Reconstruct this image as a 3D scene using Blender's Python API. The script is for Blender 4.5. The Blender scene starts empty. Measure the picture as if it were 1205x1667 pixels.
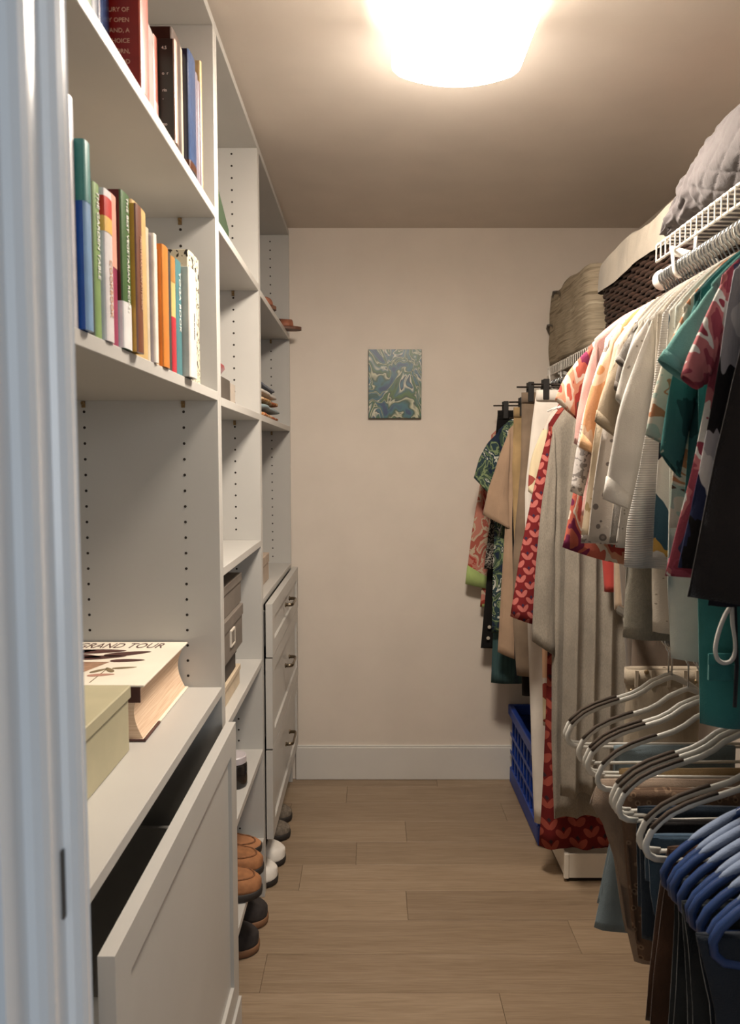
import bpy, bmesh, math, random
from mathutils import Vector, Matrix, noise

random.seed(7)
SC = bpy.context.scene
COL = SC.collection
D2R = math.radians

# ------------------------------------------------------------------ camera, world, lights, exposure
CAM_H = 1.438
PITCH = D2R(3.96)
FPX = 1200.0
IW, IH = 1205.0, 1667.0
cam_data = bpy.data.cameras.new('camera')
cam_data.sensor_fit = 'VERTICAL'
cam_data.sensor_height = 36.0
cam_data.sensor_width = 36.0 * IW / IH
cam_data.lens = FPX / IH * 36.0
cam_data.clip_start = 0.02
cam_data.dof.use_dof = True
cam_data.dof.focus_distance = 2.3
cam_data.dof.aperture_fstop = 9.0
cam = bpy.data.objects.new('camera', cam_data)
COL.objects.link(cam)
cam.location = (0, 0, CAM_H)
cam.rotation_euler = (math.pi / 2 - PITCH, 0, 0)
SC.camera = cam

world = bpy.data.worlds.new('world')
SC.world = world
world.use_nodes = True
wb = world.node_tree.nodes['Background']
wb.inputs[0].default_value = (0.74, 0.87, 1.0, 1)       # daylight of the bedroom in front of the closet
wb.inputs[1].default_value = 0.16

# daylight from the bedroom window, to the right in front of the closet door
win = bpy.data.lights.new('bedroom_window', 'AREA')
win.shape = 'RECTANGLE'
win.size, win.size_y = 1.1, 1.3
win.color = (0.90, 0.95, 1.0)
win.energy = 15.0
wo = bpy.data.objects.new('bedroom_window', win)
COL.objects.link(wo)
wo.location = (1.2, -1.6, 1.60)
wo.rotation_euler = (Vector((-0.30, 1.0, 1.15)) - Vector(wo.location)).to_track_quat('-Z', 'Y').to_euler()

LAMP_POWER = 104.0       # emission of the ceiling light's glass shade
LAMP_SIDE = 3.6          # its upright edges glow far less than its face
LAMP_TINT = (1.0, 0.885, 0.76)

SC.view_settings.view_transform = 'Standard'
SC.view_settings.look = 'None'
SC.view_settings.exposure = 0.24
SC.view_settings.gamma = 1.0
SC.view_settings.use_curve_mapping = False


# ------------------------------------------------------------------ helpers: photograph pixel -> point at a known distance
def ray(px, py):
    rx = (px - 602.5) / FPX
    ry = (833.5 - py) / FPX
    c, s = math.cos(PITCH), math.sin(PITCH)
    return Vector((rx, c + ry * s, -s + ry * c))


def P(px, py, d):
    r = ray(px, py)
    t = d / r.y
    return Vector((r.x * t, d, CAM_H + r.z * t))


# ------------------------------------------------------------------ helpers: meshes
class MB:
    def __init__(self):
        self.v, self.f, self.m = [], [], []

    def add(self, verts, faces, mi=0):
        o = len(self.v)
        self.v += [tuple(p) for p in verts]
        self.f += [tuple(i + o for i in f) for f in faces]
        self.m += [mi] * len(faces)
        return self

    def box(self, x0, x1, y0, y1, z0, z1, mi=0):
        v = [(x0, y0, z0), (x1, y0, z0), (x1, y1, z0), (x0, y1, z0), (x0, y0, z1), (x1, y0, z1), (x1, y1, z1), (x0, y1, z1)]
        f = [(0, 3, 2, 1), (4, 5, 6, 7), (0, 1, 5, 4), (1, 2, 6, 5), (2, 3, 7, 6), (3, 0, 4, 7)]
        return self.add(v, f, mi)

    def grid(self, rows, closed_u=False, closed_v=False, mi=0, flip=False):
        """rows: list of equal-length point lists"""
        nv, nu = len(rows), len(rows[0])
        v = [p for r in rows for p in r]
        f = []
        for j in range(nv if closed_v else nv - 1):
            for i in range(nu if closed_u else nu - 1):
                a, b = j * nu + i, j * nu + (i + 1) % nu
                c, d = ((j + 1) % nv) * nu + (i + 1) % nu, ((j + 1) % nv) * nu + i
                f.append((a, d, c, b) if flip else (a, b, c, d))
        return self.add(v, f, mi)

    def tube(self, pts, r, n=8, closed=False, cap=True, mi=0, flat=None):
        """round tube along a polyline; r a number or a list; flat=(ru, rv, up) gives an elliptic section"""
        pts = [Vector(p) for p in pts]
        m = len(pts)
        rows = []
        prev = None
        for i, p in enumerate(pts):
            if closed:
                t = pts[(i + 1) % m] - pts[i - 1]
            else:
                t = pts[min(i + 1, m - 1)] - pts[max(i - 1, 0)]
            if t.length < 1e-9:
                t = Vector((0, 0, 1))
            t.normalize()
            if flat:
                up = Vector(flat[2])
                a = up - t * up.dot(t)
            elif prev is None:
                ref = Vector((0, 0, 1)) if abs(t.z) < 0.9 else Vector((1, 0, 0))
                a = ref - t * ref.dot(t)
            else:
                a = prev - t * prev.dot(t)
            if a.length < 1e-6:
                a = Vector((1, 0, 0)) - t * t.x
            a.normalize()
            prev = a
            b = t.cross(a)
            ra = rb = r[i] if isinstance(r, (list, tuple)) else r
            if flat:
                ra, rb = flat[0], flat[1]
            rows.append([p + a * (math.cos(q) * ra) + b * (math.sin(q) * rb) for q in [2 * math.pi * k / n for k in range(n)]])
        self.grid(rows, closed_u=True, closed_v=closed, mi=mi)
        if cap and not closed:
            o = len(self.v) - m * n
            self.f.append(tuple(range(o + n - 1, o - 1, -1)))
            self.m.append(mi)
            self.f.append(tuple(range(o + (m - 1) * n, o + m * n)))
            self.m.append(mi)
        return self

    def lathe(self, prof, n=16, c=(0, 0, 0), mi=0):
        rows = [[(c[0] + r * math.cos(2 * math.pi * k / n), c[1] + r * math.sin(2 * math.pi * k / n), c[2] + z) for k in range(n)] for r, z in prof]
        return self.grid(rows, closed_u=True, mi=mi)


def mesh_of(name, mb, mats, smooth=False, origin=(0, 0, 0)):
    me = bpy.data.meshes.new(name)
    ox, oy, oz = origin
    me.from_pydata([(x - ox, y - oy, z - oz) for x, y, z in mb.v], [], mb.f)
    for m in (mats if isinstance(mats, (list, tuple)) else [mats]):
        me.materials.append(m)
    if max(mb.m, default=0):
        me.polygons.foreach_set('material_index', mb.m)
    if smooth:
        me.polygons.foreach_set('use_smooth', [True] * len(me.polygons))
    me.update()
    return me


def fix_normals(me):
    bm = bmesh.new()
    bm.from_mesh(me)
    bmesh.ops.recalc_face_normals(bm, faces=bm.faces)
    bm.to_mesh(me)
    bm.free()


def obj(name, mb, mat, parent=None, bevel=0, smooth=False, world=True, seg=1, angle=40):
    """one mesh object; with world=True the points are given in world space and the parent's location is taken off"""
    org = tuple(parent['org']) if (parent is not None and world and 'org' in parent) else (0, 0, 0)
    me = mesh_of(name, mb, mat, smooth, org)
    fix_normals(me)
    o = bpy.data.objects.new(name, me)
    COL.objects.link(o)
    if parent is not None:
        o.parent = parent
        if 'org' in parent:
            o['org'] = (0.0, 0.0, 0.0) if not world else tuple(parent['org'])
    if bevel:
        b = o.modifiers.new('edge', 'BEVEL')
        b.width = bevel
        b.segments = seg
        b.limit_method = 'ANGLE'
        b.angle_limit = D2R(angle)
    return o


def tag(o, label=None, cat=None, group=None, kind=None):
    if label:
        o['label'] = label
    if cat:
        o['category'] = cat
    if group:
        o['group'] = group
    if kind:
        o['kind'] = kind
    return o


def thing(name, label, cat, loc=(0, 0, 0), rz=0.0, group=None):
    o = bpy.data.objects.new(name, None)
    COL.objects.link(o)
    o.location = loc
    o.rotation_euler = (0, 0, rz)
    o['org'] = tuple(float(c) for c in loc)
    o.empty_display_size = 0.05
    return tag(o, label, cat, group)


def copy_tree(o, parent=None):
    c = o.copy()
    COL.objects.link(c)
    if parent is not None:
        c.parent = parent
    for ch in list(o.children):
        copy_tree(ch, c)
    return c


def text(name, body, size, mat, parent, M4, extrude=0.0003, align='LEFT', xs=1.0, shear=0.0):
    cu = bpy.data.curves.new(name, 'FONT')
    cu.body = body
    cu.size = size
    cu.extrude = extrude
    cu.align_x = align
    cu.align_y = 'CENTER'
    cu.shear = shear
    cu.resolution_u = 3
    tmp = bpy.data.objects.new('lettering_curve', cu)
    COL.objects.link(tmp)
    bpy.context.view_layer.update()
    me = bpy.data.meshes.new_from_object(tmp.evaluated_get(bpy.context.evaluated_depsgraph_get()))
    bpy.data.objects.remove(tmp)
    bpy.data.curves.remove(cu)
    me.materials.clear()
    me.materials.append(mat)
    o = bpy.data.objects.new(name, me)
    COL.objects.link(o)
    o.parent = parent
    o['kind'] = 'stuff'
    org = Vector(parent['org'])
    me.transform(Matrix.Translation(-org) @ M4 @ Matrix.Diagonal((xs, 1, 1, 1)))
    return o


def frame_matrix(pos, right, up):
    right, up = Vector(right).normalized(), Vector(up).normalized()
    n = right.cross(up)
    m = Matrix((right, up, n)).transposed().to_4x4()
    m.translation = Vector(pos)
    return m


# ------------------------------------------------------------------ helpers: materials
def lin(c):
    return tuple(((x / 255.0) / 12.92 if x / 255.0 <= 0.04045 else ((x / 255.0 + 0.055) / 1.055) ** 2.4) for x in c[:3]) + (1.0,)


class NT:
    def __init__(self, name, rough=0.6, metallic=0.0, spec=0.5):
        self.m = bpy.data.materials.new(name)
        self.m.use_nodes = True
        self.t = self.m.node_tree
        self.b = self.t.nodes['Principled BSDF']
        self.b.inputs['Roughness'].default_value = rough
        self.b.inputs['Metallic'].default_value = metallic
        self.b.inputs['Specular IOR Level'].default_value = spec
        self.tc = self.n('ShaderNodeTexCoord')

    def n(self, kind, **kw):
        x = self.t.nodes.new(kind)
        for k, v in kw.items():
            setattr(x, k, v)
        return x

    def l(self, a, b):
        self.t.links.new(a, b)

    def coords(self, scale=(1, 1, 1), rot=(0, 0, 0), loc=(0, 0, 0), src='Object'):
        mp = self.n('ShaderNodeMapping')
        mp.inputs['Scale'].default_value = scale
        mp.inputs['Rotation'].default_value = rot
        mp.inputs['Location'].default_value = loc
        self.l(self.tc.outputs[src], mp.inputs['Vector'])
        return mp.outputs[0]

    def noise(self, vec, scale=5, detail=2, rough=0.5, dist=0.0):
        x = self.n('ShaderNodeTexNoise')
        x.inputs['Scale'].default_value = scale
        x.inputs['Detail'].default_value = detail
        x.inputs['Roughness'].default_value = rough
        x.inputs['Distortion'].default_value = dist
        self.l(vec, x.inputs['Vector'])
        return x

    def vor(self, vec, scale=5, feature='F1', rnd=1.0):
        x = self.n('ShaderNodeTexVoronoi', feature=feature)
        x.inputs['Scale'].default_value = scale
        x.inputs['Randomness'].default_value = rnd
        self.l(vec, x.inputs['Vector'])
        return x

    def wave(self, vec, scale=5, dist=0.0, direction='X', kind='BANDS', detail=0, dscale=1.0):
        x = self.n('ShaderNodeTexWave', wave_type=kind)
        if kind == 'BANDS':
            x.bands_direction = direction
        x.inputs['Scale'].default_value = scale
        x.inputs['Distortion'].default_value = dist
        x.inputs['Detail'].default_value = detail
        x.inputs['Detail Scale'].default_value = dscale
        self.l(vec, x.inputs['Vector'])
        return x

    def ramp(self, fac, stops, interp='LINEAR'):
        x = self.n('ShaderNodeValToRGB')
        cr = x.color_ramp
        cr.interpolation = interp
        while len(cr.elements) < len(stops):
            cr.elements.new(0.5)
        for e, (p, c) in zip(cr.elements, stops):
            e.position = p
            e.color = lin(c)
        self.l(fac, x.inputs['Fac'])
        return x.outputs['Color']

    def mix(self, fac, a, b, mode='MIX'):
        x = self.n('ShaderNodeMix', data_type='RGBA', blend_type=mode)
        for sock, v in ((x.inputs[0], fac), (x.inputs[6], a), (x.inputs[7], b)):
            if hasattr(v, 'node'):
                self.l(v, sock)
            elif isinstance(v, (int, float)):
                sock.default_value = v
            else:
                sock.default_value = lin(v)
        return x.outputs[2]

    def math(self, op, a, b=0.0, c=None):
        x = self.n('ShaderNodeMath', operation=op)
        for i, v in enumerate((a, b) if c is None else (a, b, c)):
            if hasattr(v, 'node'):
                self.l(v, x.inputs[i])
            else:
                x.inputs[i].default_value = v
        return x.outputs[0]

    def color(self, c):
        if hasattr(c, 'node'):
            self.l(c, self.b.inputs['Base Color'])
        else:
            self.b.inputs['Base Color'].default_value = lin(c)
        return self

    def bump(self, h, strength=0.3, dist=0.002):
        x = self.n('ShaderNodeBump')
        x.inputs['Strength'].default_value = strength
        x.inputs['Distance'].default_value = dist
        self.l(h, x.inputs['Height'])
        self.l(x.outputs[0], self.b.inputs['Normal'])
        return self


def muted(c, k=0.30, b=0.96):
    g = 0.3 * c[0] + 0.59 * c[1] + 0.11 * c[2]
    return tuple((x + (g - x) * k) * b for x in c)


def shade(c, k):
    return tuple(max(0, min(255, x * k)) for x in c)


def M(name, c, rough=0.55, var=0.05, scale=18, bump=0.0, bscale=250, metallic=0.0, spec=0.5, stretch=(1, 1, 1), src='Object'):
    q = NT(name, rough, metallic, spec)
    v = q.coords(stretch, src=src)
    nz = q.noise(v, scale, 4)
    q.color(q.ramp(nz.outputs['Fac'], [(0.3, shade(c, 1 - var)), (0.7, shade(c, 1 + var))]))
    if bump:
        q.bump(q.noise(v, bscale, 3).outputs['Fac'], bump)
    return q.m


def FAB(name, c, var=0.08, rib=0, heather=0.0, rough=0.9):
    """plain woven or knitted cloth"""
    c = muted(c, 0.18)
    q = NT(name, rough, 0, 0.15)
    v = q.coords()
    nz = q.noise(v, 9, 3)
    col = q.ramp(nz.outputs['Fac'], [(0.3, shade(c, 1 - var)), (0.7, shade(c, 1 + var))])
    if heather:
        h = q.noise(q.coords((1, 1, 0.35)), 420, 2)
        col = q.mix(h.outputs['Fac'], q.mix(1.0, col, shade((255, 255, 255), 1 - heather), 'MULTIPLY'), col)
    q.color(col)
    if rib:
        q.bump(q.wave(q.coords(), rib, 0, 'Z').outputs['Fac'], 0.5, 0.002)
    else:
        wr = q.noise(q.coords((1, 1, 0.3), (0, 0.25, 0)), 16, 3, 0.55, 0.5)
        q.bump(q.math('ADD', q.math('MULTIPLY', wr.outputs['Fac'], 3.0), q.math('MULTIPLY', q.noise(v, 500, 2).outputs['Fac'], 0.35)), 0.55, 0.004)
    q.b.inputs['Sheen Weight'].default_value = 0.15
    return q.m


def PRINT(name, stops, scale=9, stretch=(1, 0.3, 1), detail=1.5, dist=0.6, kind='noise', over=None, interp='CONSTANT', rot=(0, 0, 0)):
    """cloth printed with blots: constant colour steps over noise or voronoi; over=(stops, scale) adds a second layer"""
    stops = [(p, muted(c)) for p, c in stops]
    q = NT(name, 0.9, 0, 0.15)
    v = q.coords(stretch, rot)
    if kind == 'noise':
        f = q.noise(v, scale, detail, 0.5, dist).outputs['Fac']
    elif kind == 'cells':
        wv = q.noise(v, scale * 1.3, 2)
        vv = q.n('ShaderNodeVectorMath', operation='MULTIPLY_ADD')
        q.l(wv.outputs['Color'], vv.inputs[0])
        vv.inputs[1].default_value = (0.6 / scale,) * 3
        q.l(v, vv.inputs[2])
        x = q.vor(vv.outputs[0], scale)
        s = q.n('ShaderNodeSeparateColor')
        q.l(x.outputs['Color'], s.inputs[0])
        f = s.outputs[0]
    elif kind == 'rings':
        f = q.vor(v, scale, rnd=0.9).outputs['Distance']
    else:
        f = q.wave(v, scale, dist, 'Z', detail=2).outputs['Fac']
    col = q.ramp(f, stops, interp)
    if over:
        g = q.noise(q.coords(stretch, (0, 0.4, 0.2), (3, 1, 2)), over[1], 2, 0.5, over[2] if len(over) > 2 else 1.0).outputs['Fac']
        msk = q.ramp(g, [(0.0, (0, 0, 0)), (over[3] if len(over) > 3 else 0.58, (255, 255, 255))], 'CONSTANT')
        col = q.mix(msk, col, over[0])
    q.color(col)
    wr = q.noise(q.coords((1, 1, 0.3), (0, 0.25, 0)), 16, 3, 0.55, 0.5)
    q.bump(q.math('ADD', q.math('MULTIPLY', wr.outputs['Fac'], 3.0), q.math('MULTIPLY', q.noise(v, 400, 2).outputs['Fac'], 0.3)), 0.5, 0.004)
    return q.m


def LEAF_PRINT(name, ground, leaf, dark, cell=0.062):
    """staggered pairs of rounded leaves with a dark bud between them"""
    q = NT(name, 0.9, 0, 0.15)
    v = q.coords((1 / cell, 1, 1 / (cell * 0.8)), (0, 0.08, 0))
    s = q.n('ShaderNodeSeparateXYZ')
    q.l(v, s.inputs[0])
    col = ground
    for k, (ox, oz) in enumerate(((0, 0), (0.5, 0.5))):
        fx = q.math('SUBTRACT', q.math('FRACT', q.math('ADD', s.outputs[0], ox)), 0.5)
        fz = q.math('SUBTRACT', q.math('FRACT', q.math('ADD', s.outputs[2], oz)), 0.5)
        ax = q.math('ABSOLUTE', fx)
        # leaf: ellipse tilted outward
        x0 = q.math('SUBTRACT', ax, 0.14)
        c, sn = math.cos(0.48), math.sin(0.48)
        u = q.math('ADD', q.math('MULTIPLY', x0, c), q.math('MULTIPLY', fz, -sn))
        w = q.math('ADD', q.math('MULTIPLY', x0, sn), q.math('MULTIPLY', fz, c))
        e = q.math('ADD', q.math('POWER', q.math('ABSOLUTE', q.math('DIVIDE', u, 0.118)), 2.0), q.math('POWER', q.math('ABSOLUTE', q.math('DIVIDE', w, 0.27)), 2.0))
        msk = q.math('LESS_THAN', e, 1.0)
        col = q.mix(msk, col, leaf)
        zz = q.math('SUBTRACT', fz, 0.22)
        d = q.math('ADD', q.math('MULTIPLY', ax, 1.6), q.math('ABSOLUTE', zz))
        col = q.mix(q.math('LESS_THAN', d, 0.12), col, dark)
    q.color(col)
    q.bump(q.noise(q.coords(), 400, 2).outputs['Fac'], 0.2, 0.001)
    return q.m
# ------------------------------------------------------------------ shared materials
WALL = M('wall_paint', (218, 207, 194), 0.75, 0.012, 6, 0.06, 300)
CEIL = M('ceiling_paint', (216, 205, 193), 0.85, 0.015, 5, 0.10, 260)
TRIM = M('trim_paint', (214, 210, 203), 0.35, 0.01, 5)
JAMB = M('jamb_gloss_paint', (226, 229, 232), 0.22, 0.01, 5)
MELA = M('white_melamine', (184, 181, 175), 0.38, 0.012, 6, 0.02, 400)
EDGE = MELA
HOLE = M('hole_dark', (38, 30, 24), 0.9, 0.0)
BRASS = M('pin_brass', (150, 125, 90), 0.35, 0.05, metallic=0.8)
NICKEL = M('brushed_nickel', (128, 116, 98), 0.32, 0.06, 40, metallic=1.0)
CHROME = M('chrome', (205, 208, 210), 0.14, 0.02, metallic=1.0)
WIREW = M('white_vinyl_wire', (228, 222, 212), 0.4, 0.02)
WHITEP = M('white_plastic', (232, 228, 220), 0.35, 0.02)
BLACKP = M('black_plastic', (28, 25, 23), 0.45, 0.05)
PAGES = PRINT('book_pages', [(0.0, (226, 214, 192)), (0.45, (208, 192, 166)), (0.55, (232, 222, 203))], 60, (1, 14, 1), 2, 0, interp='LINEAR')

# ------------------------------------------------------------------ room shell
XL, XR, YF, YB, ZC = -0.735, 1.16, 0.505, 3.255, 2.44


def plank_mat():
    q = NT('oak_plank', 0.42, 0, 0.35)
    oi = q.n('ShaderNodeObjectInfo')
    off = q.n('ShaderNodeVectorMath', operation='SCALE')
    q.l(oi.outputs['Random'], off.inputs['Scale'])
    off.inputs[0].default_value = (13.0, 7.0, 3.0)
    ad = q.n('ShaderNodeVectorMath', operation='ADD')
    q.l(q.coords((1.1, 16, 1)), ad.inputs[0])
    q.l(off.outputs[0], ad.inputs[1])
    g1 = q.noise(ad.outputs[0], 2.2, 6, 0.62, 0.6)
    ad2 = q.n('ShaderNodeVectorMath', operation='ADD')
    q.l(q.coords((6, 120, 1)), ad2.inputs[0])
    q.l(off.outputs[0], ad2.inputs[1])
    g2 = q.noise(ad2.outputs[0], 2.0, 3)
    col = q.ramp(g1.outputs['Fac'], [(0.25, (132, 113, 91)), (0.5, (153, 133, 110)), (0.75, (167, 148, 126))])
    col = q.mix(0.35, col, q.ramp(g2.outputs['Fac'], [(0.3, (126, 107, 86)), (0.7, (173, 154, 131))]))
    tone = q.ramp(oi.outputs['Random'], [(0.0, (226, 222, 218)), (1.0, (255, 253, 250))])
    q.color(q.mix(1.0, col, tone, 'MULTIPLY'))
    q.bump(g2.outputs['Fac'], 0.12, 0.001)
    return q.m


OAK = plank_mat()
SUB = M('subfloor', (60, 48, 36), 0.9)
floor = obj('floor', MB().box(XL, XR, -0.5, YB, -0.05, -0.012), SUB)
tag(floor, kind='structure')
floor['org'] = (0.0, 0.0, 0.0)
rows_y = [3.175 - 0.159 * k for k in range(24)]
cuts = {2: (-0.33, 0.55), 3: (0.14,), 4: (-0.05, 0.9), 5: (-0.24,), 6: (0.12,), 7: (0.62,), 8: (-0.30, 0.8), 9: (0.35,), 10: (-0.15,), 11: (0.5,), 0: (0.3,), 1: (-0.1,)}
y_hi = YB
for r, y0 in enumerate(rows_y):
    y0 = max(y0, -0.5)
    if y_hi - y0 < 0.01:
        break
    xs = [XL] + sorted(cuts.get(r, (random.uniform(-0.4, 0.9),))) + [XR]
    for a, b in zip(xs[:-1], xs[1:]):
        dz = random.uniform(-0.0006, 0.0002)
        w, d_ = (b - a) / 2 - 0.0004, (y_hi - y0) / 2 - 0.0004
        mb = MB().box(-w, w, -d_, d_, -0.012, 0)
        p = obj('floor_plank', mb, OAK, None, bevel=0.0006)
        p.parent = floor
        p.location = ((a + b) / 2, (y_hi + y0) / 2, dz)
    y_hi = y0

tag(obj('ceiling', MB().box(XL - 0.1, XR + 0.1, YF - 0.11, YB + 0.1, ZC, ZC + 0.1), CEIL), kind='structure')
tag(obj('wall_back', MB().box(XL - 0.1, XR + 0.1, YB, YB + 0.1, 0, ZC), WALL), kind='structure')
tag(obj('wall_left', MB().box(XL - 0.1, XL, YF, YB, 0, ZC), WALL), kind='structure')
tag(obj('wall_right', MB().box(XR, XR + 0.1, YF, YB, 0, ZC), WALL), kind='structure')
DX0, DX1, DZ = -0.218, 0.60, 2.06
fw = MB().box(XL - 0.1, DX0, 0.395, YF, 0, ZC).box(DX1, XR + 0.1, 0.395, YF, 0, ZC).box(DX0, DX1, 0.395, YF, DZ, ZC)
tag(obj('wall_front', fw, WALL), kind='structure')
tag(obj('baseboard_back', MB().box(-0.335, XR, YB - 0.014, YB, 0, 0.15).box(-0.335, XR, YB - 0.010, YB, 0.15, 0.158), TRIM, bevel=0.003, seg=2), kind='structure')
tag(obj('baseboard_right', MB().box(XR - 0.014, XR, YF, YB - 0.014, 0, 0.158), TRIM, bevel=0.003), kind='structure')

# door frame: moulded jamb (plan profile extruded upward), head, strike plate
door = thing('door_1', None, None, (DX0, 0.45, 0))
tag(door, kind='structure')


def jamb_profile(sx):
    pts = [(0.0, 0.385), (0.018, 0.385), (0.018, 0.412)]
    for k in range(7):          # stop bead
        a = math.pi * k / 6
        pts.append((0.018 + 0.009 * math.sin(a), 0.4255 - 0.0135 * math.cos(a)))
    pts += [(0.016, 0.442), (0.016, 0.468)]
    for k in range(7):
        a = math.pi * k / 6
        pts.append((0.016 + 0.008 * math.sin(a), 0.483 - 0.0135 * math.cos(a)))
    pts += [(0.018, 0.506), (0.0, 0.506)]
    return [(DX0 + x, y) if sx > 0 else (DX1 - x, y) for x, y in pts]


for sx, nm in ((1, 'jamb'), (-1, 'jamb')):
    pr = jamb_profile(sx)
    mb = MB().grid([[(x, y, 0.0) for x, y in pr], [(x, y, DZ) for x, y in pr]], closed_u=True)
    n = len(pr)
    mb.f.append(tuple(range(n, 2 * n))); mb.m.append(0)
    obj(nm, mb, JAMB, door, smooth=False, bevel=0.0015, seg=2, angle=50)
obj('head_jamb', MB().box(DX0, DX1, 0.385, 0.506, DZ - 0.018, DZ), JAMB, door, bevel=0.0015)
sp = obj('strike_plate', MB().box(DX0 + 0.0155, DX0 + 0.0175, 0.4635, 0.4675, CAM_H - 0.300, CAM_H - 0.254), M('strike_plate_steel', (96, 92, 88), 0.4, metallic=0.9), door)
sp['label'] = 'dark metal strike plate'

# ------------------------------------------------------------------ ceiling light (its light is in the glass shade)
LX, LY = 0.196, 1.615
lamp = thing('ceiling_light', 'glowing square bowed glass light flush on the ceiling', 'lamp', (LX, LY, ZC))


def glass_mat(power, name):
    q = NT(name, 0.3)
    q.b.inputs['Base Color'].default_value = (0.9, 0.9, 0.9, 1)
    q.b.inputs['Emission Color'].default_value = LAMP_TINT + (1,)
    q.b.inputs['Emission Strength'].default_value = power
    return q.m


obj('base_pan', MB().box(LX - 0.135, LX + 0.135, LY - 0.135, LY + 0.135, ZC - 0.022, ZC), WHITEP, lamp, bevel=0.004)
rows = []
W = 0.147
prof = [(0.97, -0.022), (0.99, -0.045), (1.0, -0.075), (1.0, -0.104), (0.99, -0.111), (0.97, -0.115), (0.9, -0.118), (0.65, -0.120), (0.4, -0.121), (0.2, -0.121), (0.01, -0.121)]
for s, z in prof:
    ring = []
    for k in range(64):
        a = 2 * math.pi * (k + 0.5) / 64
        c_, s_ = math.cos(a), math.sin(a)
        r = 1.0 / (abs(c_) ** 22 + abs(s_) ** 22) ** (1 / 22)
        x, y = W * s * r * c_, W * s * r * s_
        sag = 0.030 * (1 - min(1, (x / W) ** 2)) * min(1.0, max(0.0, (-z - 0.03) / 0.07))
        ring.append((LX + x, LY + y, ZC + z - sag))
    rows.append(ring)
mb = MB().grid(rows, closed_u=True)
mb.f.append(tuple(range(len(mb.v) - 64, len(mb.v)))); mb.m.append(0)
mb.m = [0 if sum(mb.v[i][2] for i in f) / len(f) < ZC - 0.108 else 1 for f in mb.f]
obj('glass_shade', mb, (glass_mat(LAMP_POWER, 'lamp_glass'), glass_mat(LAMP_SIDE, 'lamp_glass_side')), lamp, smooth=True)

# ------------------------------------------------------------------ shelving units along the left wall
XF, XBK = -0.348, -0.722           # front edge and back of the carcasses
TH = 0.018
PINX = (-0.427, -0.655)
HOLE_STEP = 0.0362


def pegs(mb, y, z0, z1, sgn, cols=PINX, skip=()):
    """little dark discs that stand in for drilled holes, facing -sgn along y"""
    z = z0
    while z < z1:
        for x in cols:
            if not any(a <= z <= b for a, b in skip):
                r = 0.0033
                ring0 = [(x + r * math.cos(math.pi * k / 4), y - sgn * 0.0004, z + r * math.sin(math.pi * k / 4)) for k in range(8)]
                ring1 = [(a, y + sgn * 0.001, c) for a, b, c in ring0]
                o = len(mb.v)
                mb.grid([ring0, ring1], closed_u=True)
                mb.f.append(tuple(range(o, o + 8))); mb.m.append(0)
        z += HOLE_STEP


def pin(y, z, x, root):
    """shelf pin under a shelf at its far panel"""
    mb = MB().tube([(x, y, z - 0.006), (x, y - 0.010, z - 0.006)], 0.0035, 8).box(x - 0.004, x + 0.004, y - 0.004, y - 0.001, z - 0.016, z - 0.001)
    obj('shelf_pin', mb, BRASS, root)


def unit(label, y0, y1, shelves, holes, bottom=0.0, front=XF):
    root = thing('shelving_unit', label, 'shelves', ((XF + XBK) / 2, (y0 + y1) / 2, 0))
    obj('side_panel', MB().box(XBK, XF, y0, y0 + TH, 0, 2.40), MELA, root, bevel=0.0008)
    obj('side_panel', MB().box(XBK, XF, y1 - TH, y1, 0, 2.40), MELA, root, bevel=0.0008)
    obj('back_panel', MB().box(XL + 0.002, XBK, y0, y1, 0.0, 2.40), MELA, root)
    obj('top_panel', MB().box(XBK, XF, y0, y1, 2.40, 2.420), MELA, root, bevel=0.0008)
    obj('filler_strip', MB().box(XF - 0.035, XF - 0.012, y0, y1, 2.420, 2.4395), MELA, root)
    for z in shelves:
        obj('shelf', MB().box(XBK + 0.0005, XF, y0 + TH + 0.0005, y1 - TH - 0.0005, z - 0.0205, z), MELA, root, bevel=0.001)
        if z > 0.3:
            for x in PINX:
                pin(y1 - TH - 0.0005, z - 0.0205, x, root)
    mb = MB()
    for a, b in holes:
        pegs(mb, y1 - TH, a, b, 1)
    tag(obj('peg_holes', mb, HOLE, root), kind='stuff')
    return root


U1 = unit('nearest white shelving unit with books and an open deep drawer', 0.842, 1.718, (2.004, 1.596, 0.908),
          [(0.935, 1.572), (1.632, 1.98), (2.04, 2.39)])
U2 = unit('middle white shelving unit with open shelves and slippers', 1.719, 2.360, (1.988, 1.587, 1.186, 0.80, 0.502, 0.203),
          [(0.235, 0.48), (0.53, 0.77), (0.84, 1.16), (1.22, 1.56), (1.62, 1.96), (2.02, 2.39)])
U3 = unit('far white shelving unit with three drawers by the end wall', 2.361, 3.236, (1.980, 1.587, 0.990),
          [(1.02, 1.56), (1.62, 1.955), (2.01, 2.39)])


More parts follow.
